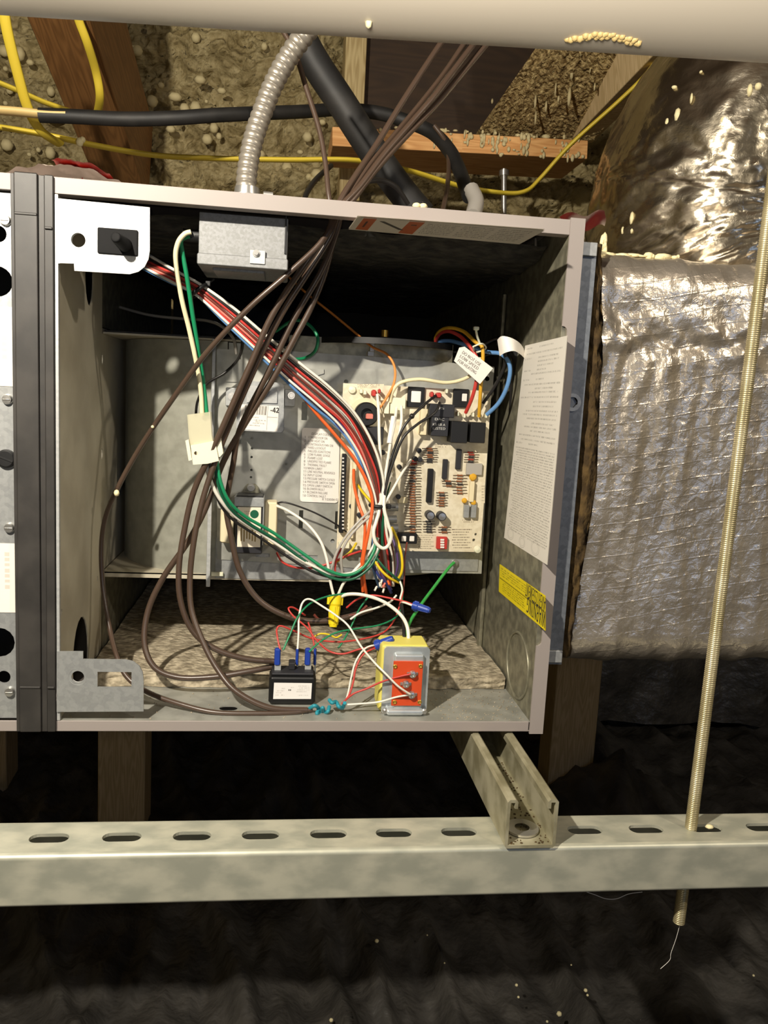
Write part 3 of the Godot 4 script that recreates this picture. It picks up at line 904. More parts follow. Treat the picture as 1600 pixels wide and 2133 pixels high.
# ---------------------------------------------------------------- strut and rod
func strut_frame():
	var yt := -0.345
	var z0 := 0.0725
	var z1 := 0.1222
	var t := thing("strut_channel", "long horizontal galvanised strut channel with a row of slots, in front below the cabinet", "channel", Vector3(0.1, yt - 0.041, 0.1))
	var mb := MB.new()
	# top web with slots: local x is along the strut, local y goes back
	var holes := []
	for px in [[100, 1750], [253, 1746], [400, 1742], [543, 1738], [684, 1735], [820, 1733], [955, 1730], [1086, 1727], [1215, 1724], [1342, 1722], [1464, 1720], [1583, 1717]]:
		var w := PY(px[0], px[1], yt)
		holes.append(slot2(Vector2(w.x, -0.0985), 0.0293, 0.0128))
	for dx in [-2, -1]: holes.append(slot2(Vector2(PY(100, 1750, yt).x + 0.0537 * dx, -0.0985), 0.0293, 0.0128))
	for dx in [1, 2, 3, 4]: holes.append(slot2(Vector2(PY(1583, 1717, yt).x + 0.0537 * dx, -0.0985), 0.0293, 0.0128))
	mb.X = Transform3D(Basis(Vector3(1, 0, 0), Vector3(0, 0, -1), Vector3(0, 1, 0)), Vector3(0, yt, 0))
	mb.plate(rect2(Vector2(-0.55, -z1 + 0.004), Vector2(0.9, -z0 - 0.004)), holes, 0.0026)
	part(t, "slotted_web", mb, M.strut)
	for s in [[z1, 1.0], [z0, -1.0]]:
		mb = MB.new()
		# side wall with rounded upper edge
		var prof := []
		for i in 7:
			var a: float = PI / 2 * i / 6
			prof.append(Vector2(s[0] - s[1] * 0.004 + s[1] * 0.004 * sin(a), yt - 0.004 + 0.004 * cos(a)))
		prof.append(Vector2(s[0], yt - 0.0385))
		for i in 5:
			var a: float = PI / 2 * (i + 1) / 5
			prof.append(Vector2(s[0] - s[1] * 0.003 * (1 - cos(a)), yt - 0.0385 - 0.003 * sin(a)))
		prof.append(Vector2(s[0] - s[1] * 0.012, yt - 0.0415))
		prof.append(Vector2(s[0] - s[1] * 0.012, yt - 0.036))
		for i in prof.size() - 1:
			var a: Vector2 = prof[i]; var b: Vector2 = prof[i + 1]
			var d0: Vector2 = (prof[i + 1] - prof[maxi(i - 1, 0)]).normalized()
			var d1: Vector2 = (prof[mini(i + 2, prof.size() - 1)] - prof[i]).normalized()
			if i >= 6 and i < 8: pass
			var n0: Vector3 = Vector3(0, d0.x, -d0.y) * s[1]
			var n1: Vector3 = Vector3(0, d1.x, -d1.y) * s[1]
			if i == 7 - 1: n0 = Vector3(0, 0, s[1]); n1 = n0
			mb.tri(Vector3(-0.55, a.y, a.x), Vector3(0.9, a.y, a.x), Vector3(0.9, b.y, b.x), n0, n0, n1)
			mb.tri(Vector3(-0.55, a.y, a.x), Vector3(0.9, b.y, b.x), Vector3(-0.55, b.y, b.x), n0, n1, n1)
		part(t, "side_wall", mb, M.strut)
	# short crossing strut, open side up, running back under the cabinet
	var ct := thing("strut_channel", "short strut channel, open side up, lying across the slotted strut and under the cabinet", "channel", Vector3(0.203, yt, 0.0))
	mb = MB.new()
	var pr := []
	var w2 := 0.0206
	var h := 0.0405
	var th := 0.0025
	# closed outline of the folded section, clockwise from the left lip
	for q in [[-w2 + 0.0085, h - 0.0075], [-w2 + 0.0085, h - 0.002], [-w2 + 0.0065, h], [-w2 + 0.002, h], [-w2, h - 0.002], [-w2, 0.002], [-w2 + 0.002, 0], [w2 - 0.002, 0], [w2, 0.002], [w2, h - 0.002], [w2 - 0.002, h], [w2 - 0.0065, h], [w2 - 0.0085, h - 0.002], [w2 - 0.0085, h - 0.0075],
		[w2 - 0.0085 + th, h - 0.0075], [w2 - 0.0085 + th, h - th], [w2 - th, h - th], [w2 - th, th], [-w2 + th, th], [-w2 + th, h - th], [-w2 + 0.0085 - th, h - th], [-w2 + 0.0085 - th, h - 0.0075]]:
		pr.append(Vector2(q[0], q[1]))
	mb.X = Transform3D(Basis(), Vector3(0.2035, yt + 0.0002, 0.1245))
	mb.plate(PackedVector2Array(pr), [], 0.62)
	part(ct, "folded_channel", mb, M.strut_old)
	mb = MB.new()
	var wc := Vector3(0.2035, yt + 0.0035, 0.102)
	mb.lathe(wc, Vector3.UP, [[0.0, 0.0135], [0.0018, 0.0135], [0.0018, 0.006]], 24)
	single("washer", mb, M.steel, "round steel washer lying inside the end of the short strut", "washer")
	mb = MB.new()
	for i in 220:
		var p := Vector3(0.2035 + rng.randf_range(-0.017, 0.017), yt + 0.0031, rng.randf_range(-0.02, 0.123))
		blob(mb, p, rng.randf_range(0.0004, 0.0012), 0.0005, rng.randf_range(0.0004, 0.0012))
	stuff(ct, "sawdust", mb, M.fiber)
	# threaded rod through a slot
	mb = MB.new()
	var top := P(1622, 290, 0.0985)
	var bot := P(1414, 1922, 0.0985)
	var n := int(top.distance_to(bot) / 0.0016) * 4
	var pts := PackedVector3Array()
	var rr := PackedFloat32Array()
	for i in n + 1:
		pts.append(bot.lerp(top, float(i) / n))
		rr.append(0.00445 if i % 4 == 0 else (0.0048 if i % 2 else 0.00505))
	mb.tube(pts, rr, 14)
	single("threaded_rod", mb, M.brass_rod, "long yellowish threaded rod passing down through a slot of the strut at the right", "rod")
	mb = MB.new()
	blob(mb, PY(1478, 1722, yt + 0.0018), 0.004, 0.0018, 0.003)
	single("foam_lump", mb, M.crumb, "small pale foam lump in the slot beside the threaded rod", "foam")
	# cobwebs
	wire("cobweb", "thin dusty cobweb strand hanging from the lower end of the threaded rod", M.paper, 0.00022, [1421, 1905, 0.098, 1410, 1950, 0.098, 1398, 1985, 0.098, 1395, 2000, 0.098, 1376, 2018, 0.098], "", "cobweb", 5)
	wire("cobweb", "wispy cobweb strand below the front of the slotted strut", M.paper, 0.0003, [1222, 1858, 0.1, 1240, 1864, 0.1, 1262, 1872, 0.1, 1285, 1872, 0.1, 1310, 1862, 0.1, 1338, 1858, 0.1], "", "cobweb", 5)


# ---------------------------------------------------------------- the cabinet
func cabinet():
	var t := thing("furnace_cabinet", "open grey sheet metal furnace cabinet with its door off, wiring inside", "furnace", Vector3(0, -0.302, -0.3))
	var xl := -0.55
	var xr := 0.2505
	var yt := 0.1592
	var yb := -0.302
	var mb := MB.new()
	# top sheet, in pieces round the cable hole
	var hx := P(702, 440, -0.035).x
	var hole := ring2(Vector2(hx, 0.032), 0.019, 0.016, 24)
	mb.X = Transform3D(Basis(Vector3(1, 0, 0), Vector3(0, 0, -1), Vector3(0, 1, 0)), Vector3(0, yt, 0))
	mb.plate(rect2(Vector2(xl, 0.0), Vector2(xr - 0.001, 0.7)), [hole], 0.0011)
	part(t, "top_sheet", mb, M.grey)
	mb = MB.new()
	mb.box(Vector3(xl, yt - 0.0128, -0.0011), Vector3(0.2378, yt, 0.0004), 0.0006)
	mb.box(Vector3(xl, yt - 0.0128, -0.012), Vector3(0.2378, yt - 0.0118, -0.0011), 0.0003)
	part(t, "top_rail", mb, M.grey)
	mb = MB.new()
	mb.box(Vector3(xl, yb, -0.7), Vector3(xr - 0.001, yb + 0.0011, 0.0), 0.0003)
	mb.box(Vector3(xl, yb, -0.0011), Vector3(0.2366, yb + 0.0098, 0.0004), 0.0006)
	part(t, "bottom_rail", mb, M.grey)
	mb = MB.new()
	mb.X = Transform3D(Basis(Vector3(1, 0, 0), Vector3(0, 0, -1), Vector3(0, 1, 0)), Vector3(0, yb + 0.0098, 0))
	var so := PY(476, 1475, yb + 0.0098)
	mb.plate(rect2(Vector2(-0.186, 0.0008), Vector2(0.2376, 0.69)), [slot2(Vector2(so.x, -so.z), 0.017, 0.011)], 0.001)
	part(t, "floor_sheet", mb, M.panel)
	# right wall and its front flange with two finger notches
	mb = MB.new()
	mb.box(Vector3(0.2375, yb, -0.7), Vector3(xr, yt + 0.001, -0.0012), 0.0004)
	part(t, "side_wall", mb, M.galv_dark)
	var o := PackedVector2Array([Vector2(0.2375, yb - 0.0018), Vector2(xr, yb - 0.0018), Vector2(xr, yt + 0.0015), Vector2(0.2375, yt + 0.0015)])
	for q in [[P2(1178, 720, 0), 0.0165], [P2(1123, 1318, 0), 0.0125]]:
		var n := slot2(Vector2.ZERO, q[1] * 2, 0.009)
		for i in n.size(): n[i] = Vector2(n[i].y, n[i].x) + Vector2(0.2378, q[0].y)
		o = Geometry2D.clip_polygons(o, n)[0]
	mb = MB.new()
	mb.X = Transform3D(Basis(), Vector3(0, 0, 0.0012))
	mb.plate(o, [], 0.0022)
	part(t, "front_flange", mb, M.grey)
	# embossed round knockout on the right wall
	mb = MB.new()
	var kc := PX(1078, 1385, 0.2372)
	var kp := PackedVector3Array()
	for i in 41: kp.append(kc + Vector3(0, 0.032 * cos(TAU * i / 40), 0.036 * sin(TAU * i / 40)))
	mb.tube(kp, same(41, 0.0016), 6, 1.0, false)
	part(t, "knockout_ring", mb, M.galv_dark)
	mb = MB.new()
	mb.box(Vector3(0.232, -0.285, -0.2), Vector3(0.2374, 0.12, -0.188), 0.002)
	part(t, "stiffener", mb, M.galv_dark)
	# back, liners
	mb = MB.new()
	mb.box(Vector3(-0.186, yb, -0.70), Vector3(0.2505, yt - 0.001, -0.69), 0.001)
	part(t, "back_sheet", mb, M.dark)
	var nl := noise(12.0, FastNoiseLite.TYPE_SIMPLEX, 4, 131)
	mb = MB.new()
	mb.surf(90, 80, func(u, v):
		var x := lerpf(-0.182, 0.2355, u)
		var s: float = v
		var y := -0.2785 + 0.0022 * nl.get_noise_2d(x, s * 0.5)
		var z := lerpf(-0.084, -0.66, (s - 0.08) / 0.92)
		if s < 0.08:
			y = lerpf(-0.2918, y, s / 0.08)
			z = -0.083 + 0.0025 * nl.get_noise_2d(x * 2.5, s * 40.0)
		return Vector3(x, y, z))
	part(t, "floor_liner", mb, M.liner, "matted tan fibreglass liner on the cabinet floor")
	mb = MB.new()
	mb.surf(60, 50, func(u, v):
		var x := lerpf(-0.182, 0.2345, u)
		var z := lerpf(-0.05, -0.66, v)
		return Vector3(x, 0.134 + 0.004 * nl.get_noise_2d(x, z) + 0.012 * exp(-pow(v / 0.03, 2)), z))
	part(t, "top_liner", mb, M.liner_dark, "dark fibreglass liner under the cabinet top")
	mb = MB.new()
	mb.rod(PX(1116, 497, 0.226), PX(1116, 520, 0.226), 0.0014, 8)
	part(t, "screw", mb, M.steel)
	# left inner wall with its holes: local x goes back, local y is up
	var h1 := PX(186, 578, -0.185)
	var h2 := PX(168, 1345, -0.185)
	var hs := [ring2(Vector2(-h1.z, h1.y), 0.016, 0.026), ring2(Vector2(-h2.z, h2.y - 0.012), 0.03, 0.04)]
	for q in [[213, 748, 0.0025, 0.006], [212, 945, 0.003, 0.006], [128, 1275, 0.002, 0.003], [203, 1205, 0.002, 0.003]]:
		var c := PX(q[0], q[1], -0.185)
		hs.append(ring2(Vector2(-c.z, c.y), q[2], q[3], 10))
	mb = MB.new()
	mb.X = Transform3D(Basis(Vector3(0, 0, -1), Vector3(0, 1, 0), Vector3(1, 0, 0)), Vector3(-0.1848, 0, 0))
	mb.plate(PackedVector2Array([Vector2(0, yb + 0.01), Vector2(0.163, yb + 0.01), Vector2(0.163, -0.1958), Vector2(0.3, -0.1958), Vector2(0.3, 0.0545), Vector2(0.163, 0.0545), Vector2(0.163, yt - 0.013), Vector2(0, yt - 0.013)]), hs, 0.0012)
	part(t, "partition_wall", mb, M.tan)
	mb = MB.new()
	mb.box(Vector3(-0.1868, yb + 0.01, -0.003), Vector3(-0.1838, yt - 0.013, 0.0008), 0.0005)
	part(t, "partition_edge", mb, M.galv_bright)
	# wall of the other compartment, coloured dark so the holes look shaded
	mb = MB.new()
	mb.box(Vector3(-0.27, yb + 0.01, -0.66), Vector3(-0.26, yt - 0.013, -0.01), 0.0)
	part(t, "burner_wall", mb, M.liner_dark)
	mb = MB.new()
	mb.box(Vector3(-0.186, yb + 0.002, -0.66), Vector3(-0.1849, -0.197, -0.1635), 0.0)
	part(t, "rear_partition", mb, M.galv_dark)
	mb = MB.new()
	mb.box(Vector3(-0.186, 0.056, -0.66), Vector3(-0.1849, yt - 0.002, -0.1635), 0.0)
	part(t, "rear_partition", mb, M.galv_dark)
	# blower housing: round scroll, flat front, shelf flange below, black deck above
	var bl := MB.new()
	bl.surf(40, 4, func(u, v):
		var a: float = PI - u * PI / 2
		return Vector3(-0.06 + 0.122 * cos(a), lerpf(-0.1958, 0.0485, v), -0.284 + 0.122 * sin(a)))
	bl.box(Vector3(-0.06, -0.1958, -0.19), Vector3(0.12, 0.0485, -0.178), 0.0)
	bl.surf(30, 4, func(u, v):
		var a: float = PI / 2 - u * PI / 2
		return Vector3(0.12 + 0.09 * cos(a), lerpf(-0.1958, 0.0485, v), -0.268 + 0.09 * sin(a)))
	part(t, "blower_scroll", bl, M.scroll)
	mb = MB.new()
	mb.box(Vector3(-0.1838, -0.1972, -0.31), Vector3(-0.02, -0.1958, -0.1615), 0.0002)
	mb.box(Vector3(-0.1838, -0.2012, -0.1625), Vector3(0.055, -0.1958, -0.1615), 0.0002)
	part(t, "blower_shelf", mb, M.tan)
	mb = MB.new()
	mb.box(Vector3(-0.1838, 0.049, -0.5), Vector3(-0.03, 0.051, -0.1622), 0.0002)
	part(t, "upper_flange", mb, M.tan)
	mb = MB.new()
	mb.box(Vector3(-0.183, 0.0512, -0.6), Vector3(0.222, 0.053, -0.164), 0.0004)
	mb.lathe(Vector3(0.105, 0.053, -0.2), Vector3.UP, [[0, 0.08], [0.006, 0.08], [0.008, 0.06], [0.008, 0.0]], 40)
	mb.lathe(Vector3(-0.06, 0.053, -0.33), Vector3.UP, [[0, 0.11], [0.004, 0.11], [0.006, 0.09], [0.006, 0.0]], 40)
	part(t, "blower_deck", mb, M.black, "black blower deck above the control panel")
	mb = MB.new()
	var bc := P(801, 702, -0.17)
	mb.rod(bc, bc + Vector3(0, 0.007, 0), 0.0045, 6)
	part(t, "bolt", mb, M.brass, "brass hex bolt on the black deck")
	# stickers
	right_wall_stickers(t)
	# seal strip and left compartment front
	var g := thing("sealing_strip", "wide dark grey rubbery sealing strip running up the front of the cabinet", "strip", Vector3(-0.205, yb, 0.003))
	mb = MB.new()
	mb.box(Vector3(-0.2168, yb + 0.0005, 0.0007), Vector3(-0.1985, yt + 0.001, 0.0042), 0.0012)
	part(g, "wide_band", mb, M.tape)
	mb = MB.new()
	mb.box(Vector3(-0.1942, yb + 0.0005, 0.0007), Vector3(-0.1868, yt + 0.0005, 0.0034), 0.001)
	part(g, "narrow_band", mb, M.tape)
	mb = MB.new()
	mb.box(Vector3(-0.2196, yb + 0.0005, 0.0006), Vector3(-0.1938, yt, 0.0019), 0.0004)
	part(g, "groove", mb, M.tape)
	for q in [[-0.2162, -0.199, 0.1275], [-0.1936, -0.1874, 0.118], [-0.2162, -0.199, -0.262], [-0.1936, -0.1874, -0.262]]:
		mb = MB.new()
		mb.box(Vector3(q[0], q[2], 0.0034), Vector3(q[1], q[2] + 0.0022, 0.005), 0.0008)
		part(g, "fold", mb, M.tape)
	burner_panel()


func right_wall_stickers(t: Node3D):
	var x := 0.2368
	var rows := []
	var y := 20.0
	while y < 600:
		var x0 := rng.randf_range(10, 120)
		var wide := rng.randf() < 0.45
		rows.append([y, 8, x0 if wide else 150, 360 if wide else rng.randf_range(220, 360)])
		if not wide and rng.randf() < 0.5: rows.append([y, 8, 20, 90])
		y += rng.randf_range(20, 34)
	while y < 1130:
		rows.append([y, 7, rng.randf_range(15, 60), 370]); y += 15
	var im := printed(380, 1200, Color("dad5cb"), Color("77736c"), rows, 5)
	for q in [[60, 1150, 30], [170, 1160, 26], [280, 1150, 32]]:
		for a in 90:
			for rr in [q[2], q[2] - 1, q[2] - 8]: im.set_pixel(int(q[0] + cos(a * TAU / 90) * rr), int(q[1] + sin(a * TAU / 90) * rr * 1.25), Color("55524d"))
	var mb := MB.new()
	var c := [PX(1050, 1120, x), PX(1140, 1177, x), PX(1182, 699, x), PX(1094, 720, x)]
	mb.quad(c[0], c[1], c[2], c[3], Vector3(-1, 0, 0))
	for i in 4: c[i].x += 0.0004
	mb.quad(c[0], c[1], c[2], c[3], Vector3(1, 0, 0))
	part(t, "data_sticker", mb, pic(im), "long white sticker of small print on the right wall")
	# yellow warning sticker, upside down like the cabinet
	mb = MB.new()
	var ya := [PX(1039, 1232, x), PX(1136, 1314, x), PX(1136, 1241, x), PX(1041, 1175, x)]
	mb.quad(ya[0], ya[1], ya[2], ya[3], Vector3(-1, 0, 0))
	for i in 4: ya[i].x += 0.0004
	mb.quad(ya[0], ya[1], ya[2], ya[3], Vector3(1, 0, 0))
	var yr := []
	for k in 4: yr.append([26 + k * 24, 13, 20, 330])
	for k in 5: yr.append([162 + k * 22, 12, 50, 320])
	var yi := printed(520, 300, Color("e3cf1c"), Color("6d6212"), yr, 9)
	yi.fill_rect(Rect2i(8, 138, 505, 4), Color("1c1a08")); yi.fill_rect(Rect2i(8, 146, 505, 4), Color("1c1a08"))
	var st := part(t, "warning_sticker", mb, pic(yi), "yellow warning sticker on the right wall")
	var b := Basis(Vector3(0, 0, -1), Vector3(0, -1, 0), Vector3(-1, 0, 0))
	letters(st, "AVERTISSEMENT", PX(1136, 1259, x - 0.0003), b, 0.012, M.ink, 0.06)
	letters(st, "WARNING", PX(1136, 1291, x - 0.0003), b, 0.014, M.ink, 0.056)
	# warning sticker under the top rail
	var wr := []
	for k in 7:
		for s in [0, 1, 2]: wr.append([14 + k * 12, 6, 330 + s * 170, 480 + s * 170])
	var wi := printed(860, 110, Color("cfc9bd"), Color("66615a"), wr, 12)
	wi.fill_rect(Rect2i(30, 6, 60, 98), Color("b5571d")); wi.fill_rect(Rect2i(240, 6, 70, 98), Color("b5571d"))
	wi.fill_rect(Rect2i(52, 30, 10, 50), Color("4b2208")); wi.fill_rect(Rect2i(262, 30, 26, 8), Color("4b2208"))
	for k in 60: wi.fill_rect(Rect2i(110 + k * 2, 20 + k, 22, 3), Color("3b3732"))
	mb = MB.new()
	var yy := 0.1395
	var wq := [PY(726, 478, yy), PY(1082, 509, yy), PY(1135, 480, yy), PY(745, 452, yy)]
	mb.quad(wq[0], wq[1], wq[2], wq[3], Vector3(0, -1, 0))
	for i in 4: wq[i].y += 0.001
	mb.quad(wq[0], wq[1], wq[2], wq[3], Vector3(0, 1, 0))
	part(t, "caution_sticker", mb, pic(wi), "orange and white caution sticker under the top rail")


func burner_panel():
	var t := thing("access_panel", "pale galvanised panel with screws and holes, cut off by the left edge of the picture", "panel", Vector3(-0.24, -0.29, -0.004))
	var mb := MB.new()
	mb.X = Transform3D(Basis(), Vector3(0, 0, -0.004))
	var z := -0.004
	mb.plate(rect2(Vector2(-0.42, -0.2915), Vector2(-0.2198, 0.145)), [ring2(P2(-4, 487, z), 0.0065), ring2(P2(-6, 586, z), 0.012), slot2(P2(-10, 1338, z), 0.032, 0.026), ring2(P2(8, 1410, z), 0.0055)], 0.0014)
	part(t, "sheet", mb, M.galv)
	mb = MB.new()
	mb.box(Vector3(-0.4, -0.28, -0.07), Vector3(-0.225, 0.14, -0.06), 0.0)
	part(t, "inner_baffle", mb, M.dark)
	for q in [[12, 460], [16, 832], [20, 1099], [21, 1440]]:
		mb = MB.new()
		var c := P(q[0], q[1], z)
		mb.lathe(c, Vector3(0, 0, 1), [[0, 0.0046], [0.0016, 0.0042], [0.0032, 0.0036], [0.0034, 0.0]], 16)
		mb.box(c + Vector3(-0.003, -0.0004, 0.0033), c + Vector3(0.003, 0.0004, 0.0039), 0.0002)
		part(t, "screw", mb, M.steel)
	mb = MB.new()
	var pc := P(14, 955, z)
	mb.lathe(pc, Vector3(0, 0, 1), [[0, 0.0078], [0.003, 0.0075], [0.004, 0.0062], [0.004, 0.0]], 24)
	var pl := part(t, "plug", mb, M.black, "round black slotted plug")
	mb = MB.new()
	mb.X = Transform3D(Basis(Vector3(0, 0, 1), -0.35), pc)
	mb.box(Vector3(-0.0065, -0.0008, 0.0039), Vector3(0.0065, 0.0008, 0.0046), 0.0002)
	part(pl, "slot", mb, M.dark)
	for q in [[640, 805], [1132, 1276]]:
		mb = MB.new()
		var a := P(26.5, q[1], z + 0.0004)
		var b := P(26.5, q[0], z + 0.0004)
		a.x = -0.2202; b.x = -0.2202
		mb.quad(Vector3(-0.29, a.y, a.z), a, b, Vector3(-0.29, b.y, b.z), Vector3(0, 0, 1))
		var im := printed(160, 140, Color("ece5da"), Color("c5bdb0"), [[20, 8, 20, 100], [40, 8, 20, 110]], 3)
		for k in 7: im.fill_rect(Rect2i(139, 18 + k * 11, 9, 8 - k % 3), Color("cfc7ba"))
		part(t, "sticker", mb, pic(im))


func rounded(a: Array, z: float) -> PackedVector2Array: return poly(a, z)


func screw(parent: Node3D, at: Vector3, r: float, m: Material = null):
	var mb := MB.new()
	mb.lathe(at, Vector3(0, 0, 1), [[0, r], [r * 0.3, r * 0.95], [r * 0.3, r * 0.6], [r * 0.9, r * 0.55], [r * 0.9, 0.0]], 12)
	part(parent, "screw", mb, M.steel if m == null else m)


func brackets():
	var z := 0.0026
	var t := thing("switch_bracket", "bright galvanised bracket plate with a rounded corner at the upper left of the opening", "bracket", P(215, 568, z))
	var mb := MB.new()
	var o := [119, 413, 312, 432, 312, 522, 309, 540, 301, 556, 288, 566, 270, 571, 155, 564, 154, 549, 126, 548, 120, 549]
	mb.X = Transform3D(Basis(), Vector3(0, 0, z))
	mb.plate(poly(o, z), [ring2(P2(163, 500, z), 0.0056), rect2(P2(205, 527, z), P2(287, 481, z))], 0.0014)
	part(t, "plate", mb, M.galv_bright)
	mb = MB.new()
	mb.lathe(P(163, 500, z) + Vector3(0, 0, 0.0002), Vector3(0, 0, -1), [[0.0, 0.0076], [0.0012, 0.0068], [0.0034, 0.0054]], 24)
	part(t, "dimple", mb, M.galv_bright)
	var s := thing("door_switch", "black door switch with a pointed push lever, set in the bright bracket plate", "switch", P(246, 528, z))
	mb = MB.new()
	var lo := P(203.5, 528, z)
	var hi := P(288, 480, z)
	mb.box(Vector3(lo.x, lo.y, -0.03), Vector3(hi.x, hi.y, z + 0.0016), 0.0008)
	part(s, "body", mb, M.switch)
	mb = MB.new()
	var a := P(262, 512, z)
	var b := P(240, 493, z + 0.022)
	mb.tube(smooth(PackedVector3Array([a, a.lerp(b, 0.5), a.lerp(b, 0.93), b]), 4), PackedFloat32Array([0.0058, 0.0057, 0.0055, 0.0053, 0.005, 0.0048, 0.0046, 0.0044, 0.0042, 0.0038, 0.0032, 0.002, 0.0005]), 14)
	part(s, "lever", mb, M.switch)
	t = thing("mounting_bracket", "galvanised bracket plate with a round and a square hole, lower left of the opening", "bracket", P(210, 1482, z))
	mb = MB.new()
	mb.X = Transform3D(Basis(), Vector3(0, 0, z))
	mb.plate(poly([118, 1357, 173, 1357, 173, 1373, 262, 1374, 278, 1378, 290, 1387, 297, 1400, 299, 1416, 299, 1482, 118, 1483], z), [ring2(P2(162, 1410, z), 0.0053), rect2(P2(203, 1431, z), P2(274, 1400, z))], 0.0014)
	part(t, "plate", mb, M.galv)
	mb = MB.new()
	var c := P(162, 1410, z)
	mb.lathe(c + Vector3(0, 0, 0.0002), Vector3(0, 0, -1), [[0.0, 0.0074], [0.0012, 0.0066], [0.003, 0.0053]], 24)
	part(t, "dimple", mb, M.galv_bright)
	# crimped wrapping on top of the cabinet at the left
	mb = MB.new()
	var nf := noise(14.0, FastNoiseLite.TYPE_SIMPLEX, 3, 141)
	mb.surf(50, 10, func(u, v):
		var x := lerpf(-0.28, -0.135, u)
		var zz := lerpf(-0.1, -0.03, v)
		return Vector3(x, 0.1625 + 0.014 * sin(clampf((u - 0.25) / 0.75, 0, 1) * PI) * (0.7 + 0.3 * v) + 0.003 * nf.get_noise_2d(x * 3, zz * 3), zz))
	var w := thing("tape_scrap", "crumpled clear and red film lying on the cabinet top at the left", "film", Vector3(-0.2, 0.16, -0.05))
	part(w, "clear_film", mb, M.film)
	mb = MB.new()
	mb.surf(24, 6, func(u, v):
		var x := lerpf(-0.196, -0.15, u)
		var zz := lerpf(-0.075, -0.03, v)
		var uu := (x + 0.28) / 0.145
		return Vector3(x, 0.1633 + 0.014 * sin(clampf((uu - 0.25) / 0.75, 0, 1) * PI) * (0.7 + 0.3 * v) + 0.003 * nf.get_noise_2d(x * 3, zz * 3) + 0.0025, zz + 0.005))
	part(w, "red_strip", mb, M.red_film)


func junction_box():
	var zf := -0.018
	var lo := P(410, 549, zf)
	var hi := P(604, 440, zf)
	var t := thing("junction_box", "square galvanised junction box hanging inside the cabinet top", "junction box", Vector3((lo.x + hi.x) / 2, lo.y, zf - 0.03))
	var yl := P(500, 522, zf).y
	var mb := MB.new()
	mb.box(Vector3(lo.x + 0.001, yl - 0.006, zf - 0.075), Vector3(hi.x - 0.001, 0.1455, zf - 0.001), 0.0008)
	part(t, "body", mb, M.jbox)
	mb = MB.new()
	mb.box(Vector3(lo.x, lo.y - 0.0005, zf - 0.08), Vector3(hi.x, yl - 0.004, zf + 0.0006), 0.0012)
	mb.box(Vector3(lo.x + 0.012, lo.y - 0.003, zf - 0.06), Vector3(hi.x - 0.02, lo.y, zf - 0.012), 0.0008)
	part(t, "cover", mb, M.jbox)
	mb = MB.new()
	mb.box(P(520, 549, zf + 0.0008), P(553, 522, zf + 0.0018), 0.0004)
	part(t, "tab", mb, M.galv_bright)
	screw(t, P(534, 528, zf + 0.0018), 0.0032)
	mb = MB.new()
	mb.box(Vector3(hi.x - 0.0036, yl, zf - 0.002), Vector3(hi.x - 0.0022, hi.y, zf + 0.0004), 0.0002)
	part(t, "seam", mb, M.black)
	mb = MB.new()
	mb.rod(Vector3(lo.x + 0.001, P(400, 482, zf).y, zf - 0.02), Vector3(lo.x - 0.014, P(400, 482, zf).y, zf - 0.02), 0.0055, 16)
	part(t, "bushing", mb, M.black)


